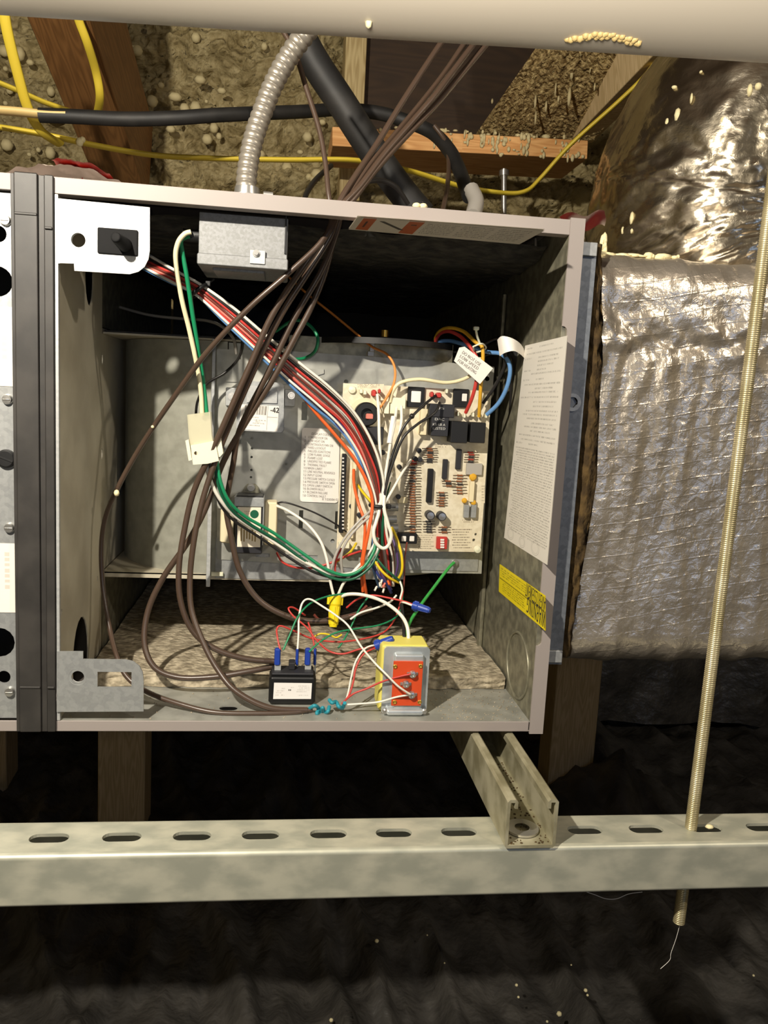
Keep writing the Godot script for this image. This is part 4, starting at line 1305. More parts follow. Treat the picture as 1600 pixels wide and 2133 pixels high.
# ---------------------------------------------------------------- control panel
func control_panel():
	var z := -0.159
	var t := thing("control_panel", "grey sheet metal control panel behind the circuit board, with slots and a code sticker", "panel", P(720, 1205, z))
	var mb := MB.new()
	var holes := []
	for q in [[628, 838, 641, 875], [622, 1063, 632, 1100], [697, 1065, 706, 1102]]: holes.append(rect2(P2(q[0], q[3], z), P2(q[2], q[1], z)))
	for q in [[525, 913], [525, 934], [524, 952], [524, 979], [523, 994], [596, 967]]: holes.append(ring2(P2(q[0], q[1], z), 0.0013, -1.0, 8))
	for q in [[693, 1127, 0.0022], [721, 795, 0.0022], [1015, 789, 0.0026]]: holes.append(ring2(P2(q[0], q[1], z), q[2], -1.0, 12))
	holes.append(rect2(P2(533, 1160, z), P2(562, 1153, z)))
	holes.append(rect2(P2(598, 1162, z), P2(662, 1157, z)))
	holes.append(rect2(P2(632, 776, z), P2(676, 770, z)))
	mb.X = Transform3D(Basis(), Vector3(0, 0, z))
	mb.plate(poly([452, 727, 600, 731, 640, 734, 760, 742, 945, 756, 950, 757, 1030, 764, 1027, 805, 1022, 830, 1003, 1195, 842, 1193, 700, 1180, 452, 1165], z), holes, 0.001)
	part(t, "sheet", mb, M.panel)
	mb = MB.new()
	mb.X = Transform3D(Basis(), Vector3(0, 0, z - 0.0012))
	mb.plate(poly([450, 1120, 842, 1130, 842, 1207, 560, 1207, 448, 1204], z - 0.0012), [], 0.0008)
	part(t, "lower_sheet", mb, M.galv)
	mb = MB.new()
	var b0 := P(842, 1151, z + 0.0135)
	var b1 := P(1001, 1196, z + 0.0135)
	mb.box(Vector3(b0.x, b1.y, z - 0.001), Vector3(b1.x, b0.y, z + 0.0012), 0.0004)
	part(t, "lower_flange", mb, M.galv)
	screw(t, P(948, 1173, z + 0.0014), 0.0042)
	# upper rail behind with a spring clip
	mb = MB.new()
	mb.box(P(600, 740, z - 0.003), P(945, 718, z - 0.0016), 0.0006)
	part(t, "upper_rail", mb, M.galv_dark)
	mb = MB.new()
	mb.box(P(769, 733, z + 0.001), P(782, 704, z + 0.005), 0.0008)
	mb.box(P(765, 742, z + 0.0005), P(780, 732, z + 0.003), 0.0006)
	part(t, "spring_clip", mb, M.galv)
	# raised field on which the igniter module sits
	mb = MB.new()
	mb.X = Transform3D(Basis(), Vector3(0, 0, z + 0.0016))
	mb.plate(poly([460, 735, 520, 738, 600, 742, 600, 765, 675, 770, 675, 778, 600, 800, 470, 795], z + 0.0016), [], 0.0016)
	part(t, "raised_field", mb, M.panel)
	# bluish strip hanging along the left edge
	mb = MB.new()
	var sa := P(431, 1222, -0.135)
	var sb := P(444, 1032, -0.135)
	mb.box(Vector3(sa.x - 0.001, sa.y, -0.1365), Vector3(sb.x - 0.001, sb.y, -0.134), 0.0005)
	mb.box(Vector3(sa.x - 0.001, sa.y, -0.16), Vector3(sa.x + 0.0002, sb.y, -0.1345), 0.0003)
	part(t, "hanging_strip", mb, M.galv_bright)
	mb = MB.new()
	mb.box(P(436, 1040, -0.157), P(450, 705, -0.15), 0.0006)
	part(t, "edge_channel", mb, M.galv)
	mb = MB.new()
	mb.box(P(440, 1199, z + 0.001), P(465, 1192, z + 0.003), 0.0004)
	part(t, "paper_tab", mb, M.nylon)
	# code list sticker
	var zs := z + 0.0012
	mb = MB.new()
	mb.X = Transform3D(Basis(), Vector3(0, 0, zs))
	var so := poly([634, 891, 700, 894, 706, 896, 708, 900, 705, 1040, 703, 1046, 698, 1048, 630, 1045, 626, 1043, 625, 1038, 629, 896, 631, 892], zs)
	mb.plate(so, [], 0.0004)
	var st := part(t, "code_sticker", mb, M.paper, "white sticker listing fault codes")
	var lines := ["DISPLAY CODES", "COMPRESSOR ON", "LOW HEAT ON", "CONTINUOUS FAN ON", "HARD LOCKOUT", "FAILED IGNITION", "LOW FLAME SENSE", "FLAME LOST", "UNEXPECTED FLAME", "THERMAL FAULT", "MAIN LIMIT", "LINE NEUTRAL REVERSED", "INPUT GONE", "PRESSURE SWITCH CLOSED", "PRESSURE SWITCH OPEN", "OPEN LIMIT SWITCH", "BLOWER FAULT", "BLOWER FAILURE", "CONTROL FAULT"]
	for i in lines.size():
		var yy := 903.5 + i * 7.15
		var at := P(lerpf(642, 639, i / 18.0) if i else 649.0, yy, zs + 0.0002)
		letters(st, lines[i], at, Basis(Vector3(0, 0, 1), -0.03), 0.0017, M.ink_soft, clampf(lines[i].length() * 0.00155, 0.01, 0.029))
		if i: letters(st, str(i), P(lerpf(634.5, 630, i / 18.0), yy, zs + 0.0002), Basis(), 0.0016, M.ink_soft)
	letters(st, "R 100084-03", P(671, 1040, zs + 0.0002), Basis(), 0.0014, M.ink_soft)
	# igniter module
	var zm := -0.127
	var ig := thing("ignition_module", "flat grey metal box module with a white barcode sticker, under the brown cables", "module", P(545, 903, zm))
	mb = MB.new()
	mb.X = Transform3D(Basis(), Vector3(0, 0, zm))
	mb.plate(poly([497, 800, 505, 793, 585, 797, 592, 803, 591, 895, 586, 901, 498, 897, 492, 890], zm), [], 0.03)
	part(ig, "case", mb, M.galv)
	mb = MB.new()
	mb.X = Transform3D(Basis(), Vector3(0, 0, zm + 0.0018))
	mb.plate(poly([516, 803, 578, 806, 577, 840, 514, 838], zm + 0.0018), [], 0.0018)
	part(ig, "raised_lid", mb, M.galv_bright)
	mb = MB.new()
	mb.box(P(592, 846, -0.158), P(616, 812, -0.155), 0.0006)
	mb.box(P(470, 845, -0.158), P(494, 808, -0.155), 0.0006)
	part(ig, "mounting_ears", mb, M.galv)
	screw(ig, P(607, 824, -0.155), 0.004)
	screw(ig, P(483, 826, -0.155), 0.004)
	var im := printed(200, 130, Color("e9e4dc"), Color("7d766e"), [[62, 5, 20, 100], [74, 6, 16, 44], [86, 7, 12, 36], [100, 6, 12, 30], [76, 5, 70, 140], [84, 5, 84, 110], [92, 5, 70, 134], [104, 5, 50, 110]], 17)
	var bx := 20
	while bx < 138:
		var bw := rng.randi_range(1, 4)
		im.fill_rect(Rect2i(bx, 4, bw, 46), Color("6b645c"))
		bx += bw + rng.randi_range(1, 4)
	im.fill_rect(Rect2i(142, 58, 54, 2), Color("6b645c")); im.fill_rect(Rect2i(142, 0, 2, 126), Color("8b847c"))
	mb = MB.new()
	var l0 := zm + 0.0003
	mb.quad(P(498, 894, l0), P(578, 899, l0), P(581, 846, l0), P(503, 842, l0), Vector3(0, 0, 1))
	var ls := part(ig, "barcode_sticker", mb, pic(im), "white sticker with a barcode")
	letters(ls, "-42", P(563, 854, l0 + 0.0003), Basis(), 0.0052, M.ink, 0.0085, true)
	# limit control below, with a green dot on its sticker
	var zc := -0.126
	var tr := thing("flame_control", "small dark boxed control with a cream sticker and a green dot, low on the panel", "control box", P(520, 1148, zc))
	mb = MB.new()
	mb.box(P(492, 1142, zc - 0.028), P(549, 1034, zc), 0.0012)
	part(tr, "metal_case", mb, M.chip)
	mb = MB.new()
	mb.box(P(491, 1046, zc - 0.03), P(551, 1037, zc + 0.0016), 0.0008)
	mb.box(P(547, 1125, zc - 0.03), P(551, 1042, zc + 0.001), 0.0004)
	part(tr, "clamp_band", mb, M.galv)
	mb = MB.new()
	mb.X = Transform3D(Basis(), Vector3(0, 0, -0.156))
	mb.plate(poly([497, 1036, 510, 1014, 516, 1008, 532, 1008, 538, 1014, 548, 1036], -0.156), [], 0.002)
	part(tr, "mounting_ear", mb, M.galv_dark)
	screw(tr, P(523, 1015, -0.1555), 0.0042)
	mb = MB.new()
	var rr := printed(100, 150, Color("e6dcc6"), Color("b7a486"), [[14, 5, 30, 60], [22, 5, 34, 60], [32, 5, 20, 60]], 23)
	for k in 6: rr.fill_rect(Rect2i(14 + k * 12, 78 + (k * 7) % 13, 6, 50 - (k * 5) % 17), Color("8f7a4a"))
	mb.quad(P(494, 1139, zc + 0.0003), P(542, 1140, zc + 0.0003), P(544, 1057, zc + 0.0003), P(495, 1056, zc + 0.0003), Vector3(0, 0, 1))
	var gs := part(tr, "sticker", mb, pic(rr))
	mb = MB.new()
	mb.lathe(P(530, 1071, zc + 0.0004), Vector3(0, 0, 1), [[0, 0.0044], [0.0002, 0.0042], [0.0002, 0.0]], 14)
	part(gs, "green_dot", mb, M.green_dark)
	mb = MB.new()
	mb.box(P(549, 1128, -0.157), P(579, 1046, -0.136), 0.002)
	part(tr, "coil_block", mb, M.ceramic, "cream block beside the case")
	mb = MB.new()
	mb.box(P(460, 1125, -0.157), P(489, 1060, -0.14), 0.002)
	part(tr, "side_block", mb, M.ceramic)


# ---------------------------------------------------------------- circuit board
func circuit_board():
	var z := -0.144
	var t := thing("circuit_board", "cream furnace control circuit board crowded with relays, chips and resistors", "circuit board", P(860, 1148, z))
	var mb := MB.new()
	mb.X = Transform3D(Basis(), Vector3(0, 0, z))
	mb.plate(poly([715, 798, 858, 806, 1024, 815, 1001, 1150, 855, 1148, 701, 1143], z), [ring2(P2(740, 809, z), 0.0012, -1.0, 8), ring2(P2(991, 1113, z), 0.0014, -1.0, 8), ring2(P2(987, 1125, z), 0.0016, -1.0, 8)], 0.0016)
	part(t, "board", mb, M.pcb)
	for q in [[731, 812], [1009, 826], [988, 1139], [712, 1135]]:
		mb = MB.new()
		mb.lathe(P(q[0], q[1], z - 0.014), Vector3(0, 0, 1), [[0, 0.003], [0.014, 0.003], [0.0145, 0.0042], [0.017, 0.0036], [0.018, 0.0]], 12)
		part(t, "standoff", mb, M.nylon)
	# block parts: [name, x0, y0, x1, y1, height, material, bevel]
	var B := [["relay", 893, 843, 948, 868, 0.017, "chip"], ["relay", 897, 867, 936, 908, 0.016, "chip"], ["relay", 938, 879, 976, 922, 0.019, "black"], ["relay", 978.5, 881, 1013, 922, 0.019, "black"],
		["terminal_cover", 848, 807, 886, 848, 0.0035, "black"], ["terminal_cover", 943, 811, 978, 848, 0.0035, "black"], ["white_pad", 856, 815, 878, 838, 0.0041, "paper"], ["white_pad", 962, 820, 974, 836, 0.0041, "paper"],
		["connector", 800, 836, 812, 862, 0.012, "nylon"], ["connector", 812, 829, 846, 862, 0.010, "nylon"], ["relay_base", 753, 890, 800, 925, 0.012, "chip"], ["terminal_block", 874, 852, 892, 906, 0.010, "ceramic"],
		["integrated_circuit", 921, 957, 934, 998, 0.0042, "chip"], ["integrated_circuit", 949, 936, 963, 978, 0.0042, "chip"], ["integrated_circuit", 888, 977, 904, 1047, 0.005, "black"],
		["crystal", 971, 966, 1006, 989, 0.004, "grey_w"], ["film_capacitor", 977, 1003, 990, 1046, 0.006, "ceramic"], ["trimmer", 966, 1052, 979, 1079, 0.006, "galv"], ["trimmer", 981, 1052, 994, 1079, 0.006, "galv"],
		["terminal_strip", 829, 1112, 870, 1132, 0.009, "black"], ["white_pad", 836, 1117, 847, 1128, 0.0098, "paper"], ["white_pad", 853, 1117, 864, 1128, 0.0098, "paper"],
		["switch_block", 909, 1119, 933, 1144, 0.005, "red"], ["connector", 706, 1143, 728, 1130, 0.008, "nylon"], ["header_strip", 706, 946, 723, 1110, 0.0085, "black"], ["connector", 728, 962, 744, 1122, 0.006, "ceramic"], ["terminal_block", 830, 1036, 850, 1048, 0.004, "ceramic"]]
	for q in B:
		mb = MB.new()
		var a := P(q[1], q[4], z + q[5])
		var b := P(q[3], q[2], z + q[5])
		mb.box(Vector3(minf(a.x, b.x), minf(a.y, b.y), z - 0.0002), Vector3(maxf(a.x, b.x), maxf(a.y, b.y), z + q[5]), 0.0007)
		part(t, q[0], mb, M[q[6]])
	for q in [[895, 897, 884, "KR-KR A", 0.0019], [895, 897, 892, "LISTED", 0.0017], [908, 855, 850, "US", 0.0022]]:
		letters(t, q[3], P(901 if q[2] > 870 else 908, q[2], z + (0.0162 if q[2] > 870 else 0.0172)), Basis(), q[4], M.whiteprint, 0.013 if q[2] > 870 else 0.008)
	letters(t, "DAC", P(905, 873, z + 0.0162), Basis(), 0.002, M.whiteprint, 0.010)
	# small white switches on the red block
	for k in 4:
		mb = MB.new()
		mb.box(P(917, 1126 + k * 5.2, z + 0.0049), P(926, 1123 + k * 5.2, z + 0.0062), 0.0003)
		part(t, "slide_switch", mb, M.paper)
	for q in [[868, 1113, 908, 1147, 7], [940, 1100, 984, 1146, 8], [744, 800, 800, 808, 3], [846, 1056, 880, 1062, 2], [1003, 1010, 1010, 1048, 6], [905, 925, 936, 934, 2], [963, 1082, 998, 1090, 2]]:
		var pr := []
		for k in q[4]: pr.append([3 + k * 64.0 / q[4], maxf(3.0, 40.0 / q[4] - 2), 2 + (k * 5) % 9, 94 - (k * 11) % 25])
		mb = MB.new()
		mb.quad(P(q[0], q[3], z + 0.0002), P(q[2], q[3], z + 0.0002), P(q[2], q[1], z + 0.0002), P(q[0], q[1], z + 0.0002), Vector3(0, 0, 1))
		part(t, "silkscreen", mb, pic(printed(96, 68, Color("ddd2b8"), Color("7d705c"), pr, int(q[0]))))
	# header print
	for k in 20:
		mb = MB.new()
		mb.box(P(712.5, 956 + k * 7.7, z + 0.0084), P(717, 953 + k * 7.7, z + 0.0088), 0.0001)
		part(t, "header_pin", mb, M.whiteprint)
	# spark coil
	mb = MB.new()
	var c := P(761, 862, z)
	mb.lathe(c, Vector3(0, 0, 1), [[0, 0.0165], [0.004, 0.0165], [0.004, 0.0115]], 32)
	part(t, "coil_seat", mb, M.ceramic)
	mb = MB.new()
	mb.lathe(c, Vector3(0, 0, 1), [[0.004, 0.0122], [0.015, 0.0122], [0.0165, 0.011], [0.0165, 0.006], [0.012, 0.0055], [0.012, 0.0]], 32)
	part(t, "spark_coil", mb, M.black, "round black coil with a red centre terminal")
	mb = MB.new()
	mb.box(P(761, 873, z + 0.012), P(779, 862, z + 0.017), 0.0012)
	part(t, "coil_terminal", mb, M.pink)
	# red spade terminals
	for q in [[893, 816, 905, 828], [905, 818, 921, 829], [772, 812, 785, 826], [806, 818, 820, 826], [786, 810, 794, 820]]:
		mb = MB.new()
		mb.box(P(q[0], q[3], z), P(q[2], q[1], z + 0.011), 0.0015)
		part(t, "spade_terminal", mb, M.red)
	for q in [[953, 862], [967, 866], [985, 864], [1000, 868], [1012, 866], [752, 815], [760, 818], [930, 815]]:
		mb = MB.new()
		mb.box(P(q[0] - 5, q[1] + 5, z), P(q[0] + 5, q[1] - 5, z + 0.009), 0.0012)
		part(t, "spade_terminal", mb, M.nylon)
	# electrolytic capacitors
	for q in [[893, 1071, 0.0047], [917, 1073, 0.0047]]:
		mb = MB.new()
		c = P(q[0], q[1], z)
		mb.lathe(c, Vector3(0, 0, 1), [[0, q[2]], [0.011, q[2]], [0.0118, q[2] * 0.9], [0.0118, q[2] * 0.8]], 20)
		var cp := part(t, "capacitor", mb, M.chip)
		mb = MB.new()
		mb.lathe(c, Vector3(0, 0, 1), [[0.0117, q[2] * 0.85], [0.0119, 0.0]], 20)
		part(cp, "metal_top", mb, M.steel)
	for q in [[808, 1052, 829, 1061], [806, 1077, 826, 1086], [810, 1096, 829, 1104]]:
		mb = MB.new()
		mb.rod(P(q[0], (q[1] + q[3]) / 2.0, z + 0.005), P(q[2], (q[1] + q[3]) / 2.0, z + 0.005), 0.0042, 14)
		part(t, "capacitor", mb, M.galv)
	# disc capacitors and transistors
	for q in [[984, 993, 0.0042, "gold"], [966, 1042, 0.003, "gold"], [985, 1046, 0.003, "gold"]]:
		mb = MB.new()
		mb.lathe(P(q[0], q[1], z), Vector3(0, 0, 1), [[0.001, q[2] * 0.4], [0.002, q[2] * 0.9], [0.0035, q[2]], [0.005, q[2] * 0.7], [0.0055, 0.0]], 14)
		part(t, "disc_capacitor", mb, M[q[3]])
	for q in [[872, 938], [864, 955], [874, 957], [831, 972], [797, 942], [829, 1034], [732, 1054], [738, 1032], [748, 1072]]:
		mb = MB.new()
		mb.lathe(P(q[0], q[1], z), Vector3(0, 0, 1), [[0, 0.0026], [0.0045, 0.0026], [0.005, 0.002], [0.005, 0]], 12)
		part(t, "transistor", mb, M.chip)
	# resistors: columns of [x centre, y first, y last, pitch, half length, body colour]
	for q in [[860, 968, 1112, 5.6, 17, 0], [896, 934, 966, 4.6, 16, 1], [982, 942, 962, 5.0, 15, 2], [958, 990, 1030, 6.2, 15, 0], [920, 1026, 1058, 5.4, 12, 0], [925, 1098, 1112, 5.2, 13, 1], [894, 1086, 1108, 5.4, 13, 3], [864, 960, 966, 5.0, 14, 2], [935, 1002, 1012, 5.0, 14, 1]]:
		var y: float = q[1]
		while y <= q[2]:
			mb = MB.new()
			var x: float = q[0] + rng.randf_range(-1.5, 1.5)
			mb.rod(P(x - q[4], y, z + 0.001), P(x + q[4], y, z + 0.001), 0.00034, 5)
			var rs := part(t, "resistor", mb, M.lead)
			mb = MB.new()
			mb.lathe(P(x - 6.5, y, z + 0.0013), Vector3(1, 0, 0), [[0, 0.0003], [0.0002, 0.0010], [0.0011, 0.0010], [0.0013, 0.0008], [0.0046, 0.0008], [0.0048, 0.0010], [0.0058, 0.0010], [0.006, 0.0003]], 8)
			part(rs, "resistor_body", mb, M[["band_brown", "band_brown", "band_red", "chip"][q[5]]] if rng.randf() > 0.25 else M.chip)
			y += q[3]


# ---------------------------------------------------------------- relay and transformer
func relay_and_transformer():
	var zf := -0.036
	var t := thing("fan_relay", "black boxed relay with a white sticker and blue push-on terminals, on the cabinet floor", "relay", P(607, 1470, zf))
	var mb := MB.new()
	var yb := -0.2918
	var lo := P(559, 1463, zf)
	var hi := P(659, 1410, zf)
	mb.box(Vector3(lo.x, yb, zf - 0.026), Vector3(hi.x, hi.y, zf), 0.003)
	part(t, "case", mb, M.black)
	mb = MB.new()
	mb.box(Vector3(lo.x + 0.002, hi.y, zf - 0.024), Vector3(hi.x - 0.002, hi.y + 0.003, zf - 0.0015), 0.0012)
	mb.box(Vector3(lo.x + 0.018, hi.y + 0.003, zf - 0.022), Vector3(lo.x + 0.024, hi.y + 0.010, zf - 0.01), 0.0008)
	part(t, "cap", mb, M.chip)
	mb = MB.new()
	mb.quad(P(569, 1456, zf + 0.0004), P(648, 1456, zf + 0.0004), P(650, 1423, zf + 0.0004), P(571, 1422, zf + 0.0004), Vector3(0, 0, 1))
	var im := printed(200, 86, Color("efebe6"), Color("bdb7b0"), [[22, 5, 90, 108], [14, 5, 130, 190], [24, 5, 134, 190], [34, 5, 126, 190], [44, 5, 120, 180], [28, 5, 40, 66], [40, 5, 18, 60], [50, 5, 14, 46], [62, 6, 10, 30], [62, 6, 42, 60], [64, 5, 130, 186]], 31)
	im.fill_rect(Rect2i(78, 34, 5, 8), Color("4a4640")); im.fill_rect(Rect2i(86, 34, 5, 8), Color("4a4640"))
	part(t, "sticker", mb, pic(im))
	for q in [[571, 586, 0.006], [617, 624, -0.014], [634, 649, 0.006 - 0.006], [654, 661, -0.02]]:
		var wide: bool = q[1] - q[0] > 10
		var zz: float = zf - 0.012 + q[2] * 0.5
		mb = MB.new()
		mb.box(P(q[0], 1412, zz - 0.0012), P(q[1] if wide else q[0] + 5, 1378, zz), 0.0004)
		var bl := part(t, "blade", mb, M.galv_bright)
		mb = MB.new()
		mb.box(P(q[0] + (0 if wide else -2), 1383, zz - 0.004), P(q[1] - 1, 1352, zz + 0.002), 0.0014)
		part(bl, "blue_sleeve", mb, M.nut_blue)
	# transformer
	zf = -0.012
	var x0 := P(796, 1480, zf).x
	var x1 := P(891, 1480, zf).x
	var yt := P(845, 1353, zf).y
	var tr := thing("transformer", "small silver transformer with an orange red terminal plate on the cabinet floor", "transformer", Vector3((x0 + x1) / 2, yb, zf - 0.02))
	mb = MB.new()
	mb.box(Vector3(x0 - 0.0028, yb, zf - 0.042), Vector3(x1, yt + 0.0015, zf - 0.009), 0.003)
	part(tr, "winding_cover", mb, M.xf_yellow, "pale yellow taped winding")
	mb = MB.new()
	mb.X = Transform3D(Basis(), Vector3(0, 0, zf - 0.006))
	mb.plate(rrect(Vector2(x0, yb), Vector2(x1, yt), 0.003), [], 0.004)
	part(tr, "end_bell", mb, M.zinc)
	mb = MB.new()
	mb.box(Vector3(x0 + 0.009, yb + 0.006, zf - 0.006), Vector3(x1 - 0.0055, yt - 0.005, zf - 0.0008), 0.0045)
	part(tr, "raised_shell", mb, M.zinc)
	mb = MB.new()
	mb.box(Vector3(x0 + 0.003, yb, zf - 0.006), Vector3(x1 - 0.003, yb + 0.007, zf + 0.003), 0.003)
	part(tr, "foot", mb, M.zinc)
	mb = MB.new()
	var ra := P(815, 1470, zf + 0.0008)
	var rb := P(882, 1378, zf + 0.0008)
	mb.box(Vector3(ra.x, ra.y, zf - 0.0006), Vector3(rb.x, rb.y, zf + 0.0010), 0.0003)
	var pl := part(tr, "terminal_plate", mb, M.xf_red, "orange red fibre terminal plate")
	for q in [[823, 1388], [876, 1387], [822, 1462], [874, 1462]]:
		mb = MB.new()
		mb.lathe(P(q[0], q[1], zf + 0.001), Vector3(0, 0, 1), [[0, 0.002], [0.0008, 0.002], [0.0011, 0.0015], [0.0008, 0.0009], [0.0004, 0.0]], 14)
		part(pl, "rivet", mb, M.brass)
	for q in [[859, 1403], [845, 1424], [857, 1446]]:
		mb = MB.new()
		var c := P(q[0], q[1], zf + 0.001)
		mb.box(c + Vector3(-0.0052, -0.0016, 0), c + Vector3(0.0052, 0.0016, 0.0014), 0.0005)
		mb.lathe(c + Vector3(0, 0, 0.001), Vector3(0, 0, 1), [[0, 0.0036], [0.0016, 0.0036], [0.0032, 0.003], [0.0036, 0.0016], [0.003, 0.0]], 14)
		part(pl, "terminal_screw", mb, M.steel)
	for q in [x0 + 0.003, x1 - 0.003]:
		mb = MB.new()
		mb.lathe(Vector3(q, yb + 0.004, zf - 0.002), Vector3(0, 0, 1), [[0, 0.0028], [0.002, 0.0028], [0.003, 0.0018], [0.003, 0.0]], 6)
		part(tr, "bolt", mb, M.steel)


# ---------------------------------------------------------------- cables and wires
func cables():
	var g := ""
	var kc := "cable"
	wire("brown_cable", "brown cable that drops straight in front of the conduit and takes the outermost left loop", M.brown, 0.0024, [560, 20, -0.09, 610, 100, -0.08, 640, 190, -0.07, 665, 270, -0.06, 678, 340, -0.05, 684, 400, -0.04, 690, 440, -0.036, 688, 470, -0.032, 664, 510, -0.028, 600, 570, -0.026, 520, 640, -0.03, 430, 735, -0.045, 350, 845, -0.07, 290, 935, -0.09, 246, 1015, -0.10, 219, 1080, -0.105, 211, 1150, -0.105, 216, 1235, -0.1, 229, 1310, -0.085, 243, 1365, -0.06, 265, 1410, -0.045, 310, 1443, -0.035, 380, 1468, -0.022, 450, 1484, -0.014, 540, 1486, -0.013, 610, 1484, -0.015, 650, 1478, -0.02], g, kc)
	wire("brown_cable", "brown cable leftmost of those above, its loop turning right to the relay at mid height", M.brown, 0.0029, [945, 50, -0.12, 880, 148, -0.1, 830, 226, -0.085, 785, 300, -0.07, 738, 370, -0.05, 708, 420, -0.038, 697, 455, -0.034, 680, 490, -0.03, 640, 545, -0.032, 595, 610, -0.04, 560, 670, -0.045, 528, 745, -0.05, 488, 835, -0.055, 448, 925, -0.06, 405, 1020, -0.065, 385, 1100, -0.065, 373, 1180, -0.062, 376, 1250, -0.06, 400, 1312, -0.058, 445, 1350, -0.055, 510, 1372, -0.055, 575, 1378, -0.06], g, kc)
	wire("brown_cable", "brown cable whose lower end curves along the cabinet floor to the front rail", M.brown, 0.0029, [1015, 55, -0.12, 950, 140, -0.1, 905, 200, -0.085, 860, 252, -0.075, 800, 322, -0.06, 750, 388, -0.045, 716, 425, -0.037, 700, 460, -0.037, 684, 500, -0.04, 640, 570, -0.045, 590, 648, -0.05, 548, 730, -0.055, 505, 825, -0.06, 470, 905, -0.065, 440, 985, -0.065, 420, 1050, -0.064, 405, 1120, -0.062, 396, 1200, -0.06, 399, 1270, -0.055, 422, 1335, -0.045, 452, 1392, -0.034, 492, 1440, -0.022, 560, 1474, -0.015, 640, 1479, -0.018], g, kc)
	wire("brown_cable", "brown cable that swings past the flame control and back right under the panel", M.brown, 0.0029, [1040, 60, -0.13, 965, 150, -0.11, 905, 222, -0.09, 835, 295, -0.07, 782, 355, -0.055, 738, 412, -0.042, 712, 440, -0.038, 702, 480, -0.042, 672, 560, -0.055, 612, 665, -0.062, 562, 770, -0.068, 520, 850, -0.074, 496, 905, -0.08, 486, 965, -0.085, 472, 1050, -0.09, 480, 1110, -0.09, 500, 1190, -0.09, 540, 1250, -0.09, 600, 1284, -0.09, 660, 1294, -0.095, 720, 1286, -0.1, 775, 1268, -0.105], g, kc)
	wire("brown_cable", "brown cable that crosses behind the others and makes the wide low loop at the left", M.brown, 0.0029, [1000, 40, -0.14, 935, 140, -0.115, 880, 212, -0.1, 815, 290, -0.08, 765, 350, -0.06, 724, 412, -0.045, 704, 445, -0.042, 694, 500, -0.05, 676, 570, -0.06, 648, 640, -0.065, 612, 708, -0.068, 568, 790, -0.072, 512, 880, -0.078, 466, 960, -0.082, 430, 1055, -0.082, 392, 1128, -0.08, 342, 1200, -0.08, 309, 1270, -0.078, 301, 1340, -0.07, 322, 1390, -0.062, 372, 1411, -0.058, 445, 1410, -0.056, 520, 1398, -0.058, 585, 1385, -0.064], g, kc)
	# pale foam bits on the outer cable
	for q in [[243, 1027, 0.0028, 0.0034, "larger pale foam bit stuck on the outermost brown cable at the left"], [318, 889, 0.0016, 0.0016, "tiny pale foam bit stuck on the outermost brown cable, higher up"]]:
		var mb := MB.new()
		blob(mb, P(q[0], q[1], -0.093 if q[1] > 950 else -0.078), q[2], q[3], 0.003)
		single("foam_bit", mb, M.crumb, q[4], "foam")
	wire("cream_wire", "cream wire from the junction box down to the white plug", M.cream, 0.0022, [398, 483, -0.03, 384, 488, -0.03, 370, 508, -0.032, 366, 545, -0.036, 378, 620, -0.045, 395, 690, -0.055, 412, 770, -0.064, 419, 820, -0.068, 421, 866, -0.07], g)
	wire("green_wire", "green wire from the junction box down to the white plug", M.green, 0.002, [396, 492, -0.034, 378, 500, -0.036, 380, 525, -0.04, 390, 580, -0.045, 402, 660, -0.055, 414, 735, -0.064, 424, 800, -0.07, 431, 866, -0.072], g)
	plug()
	wire("green_wire", "green looped wire above the panel, behind the brown cables", M.green, 0.0016, [575, 690, -0.15, 610, 668, -0.12, 640, 674, -0.11, 661, 700, -0.105, 657, 730, -0.105, 635, 746, -0.12, 605, 748, -0.15], g)
	wire("orange_wire", "long thin orange wire crossing the dark top and curving down to the black coil", M.orange_pale, 0.0013, [600, 575, -0.2, 640, 612, -0.19, 700, 660, -0.175, 755, 706, -0.16, 778, 724, -0.152, 806, 738, -0.145, 822, 765, -0.138, 820, 800, -0.132, 798, 840, -0.128, 776, 868, -0.13], g)
	wire("black_wire", "thin black wire curving left behind the plug's green wire", M.blk, 0.0013, [505, 690, -0.12, 500, 740, -0.13, 470, 775, -0.135, 430, 800, -0.13, 412, 835, -0.115, 408, 866, -0.09], g)
	wire("grey_wire", "grey sleeved wire sweeping in from the dark upper left behind the plug wires", M.grey_w, 0.0016, [250, 640, -0.25, 310, 656, -0.22, 380, 664, -0.2, 430, 668, -0.18, 462, 680, -0.16, 486, 705, -0.15, 492, 738, -0.15], g)
	# motor leads with their tag
	wire("red_wire", "thick red motor wire bending down to the terminals beside the black relays", M.red, 0.0019, [925, 740, -0.2, 908, 718, -0.18, 914, 698, -0.165, 932, 690, -0.15, 958, 700, -0.14, 982, 726, -0.128, 996, 755, -0.122, 992, 795, -0.122, 983, 830, -0.126, 970, 860, -0.134], g)
	wire("yellow_wire", "thick yellow motor wire bending sharply down to the terminals beside the black relays", M.gold, 0.0019, [925, 735, -0.2, 908, 712, -0.18, 914, 692, -0.163, 935, 683, -0.148, 965, 690, -0.136, 990, 712, -0.122, 1004, 722, -0.118, 1006, 750, -0.118, 1002, 800, -0.12, 998, 868, -0.134], g)
	wire("blue_wire", "thick blue motor wire curving out past the right wall to the board edge", M.blue, 0.0022, [925, 740, -0.2, 912, 716, -0.18, 935, 710, -0.165, 975, 720, -0.15, 1015, 733, -0.135, 1045, 738, -0.12, 1062, 762, -0.115, 1058, 800, -0.118, 1040, 838, -0.126, 1014, 864, -0.135], g)
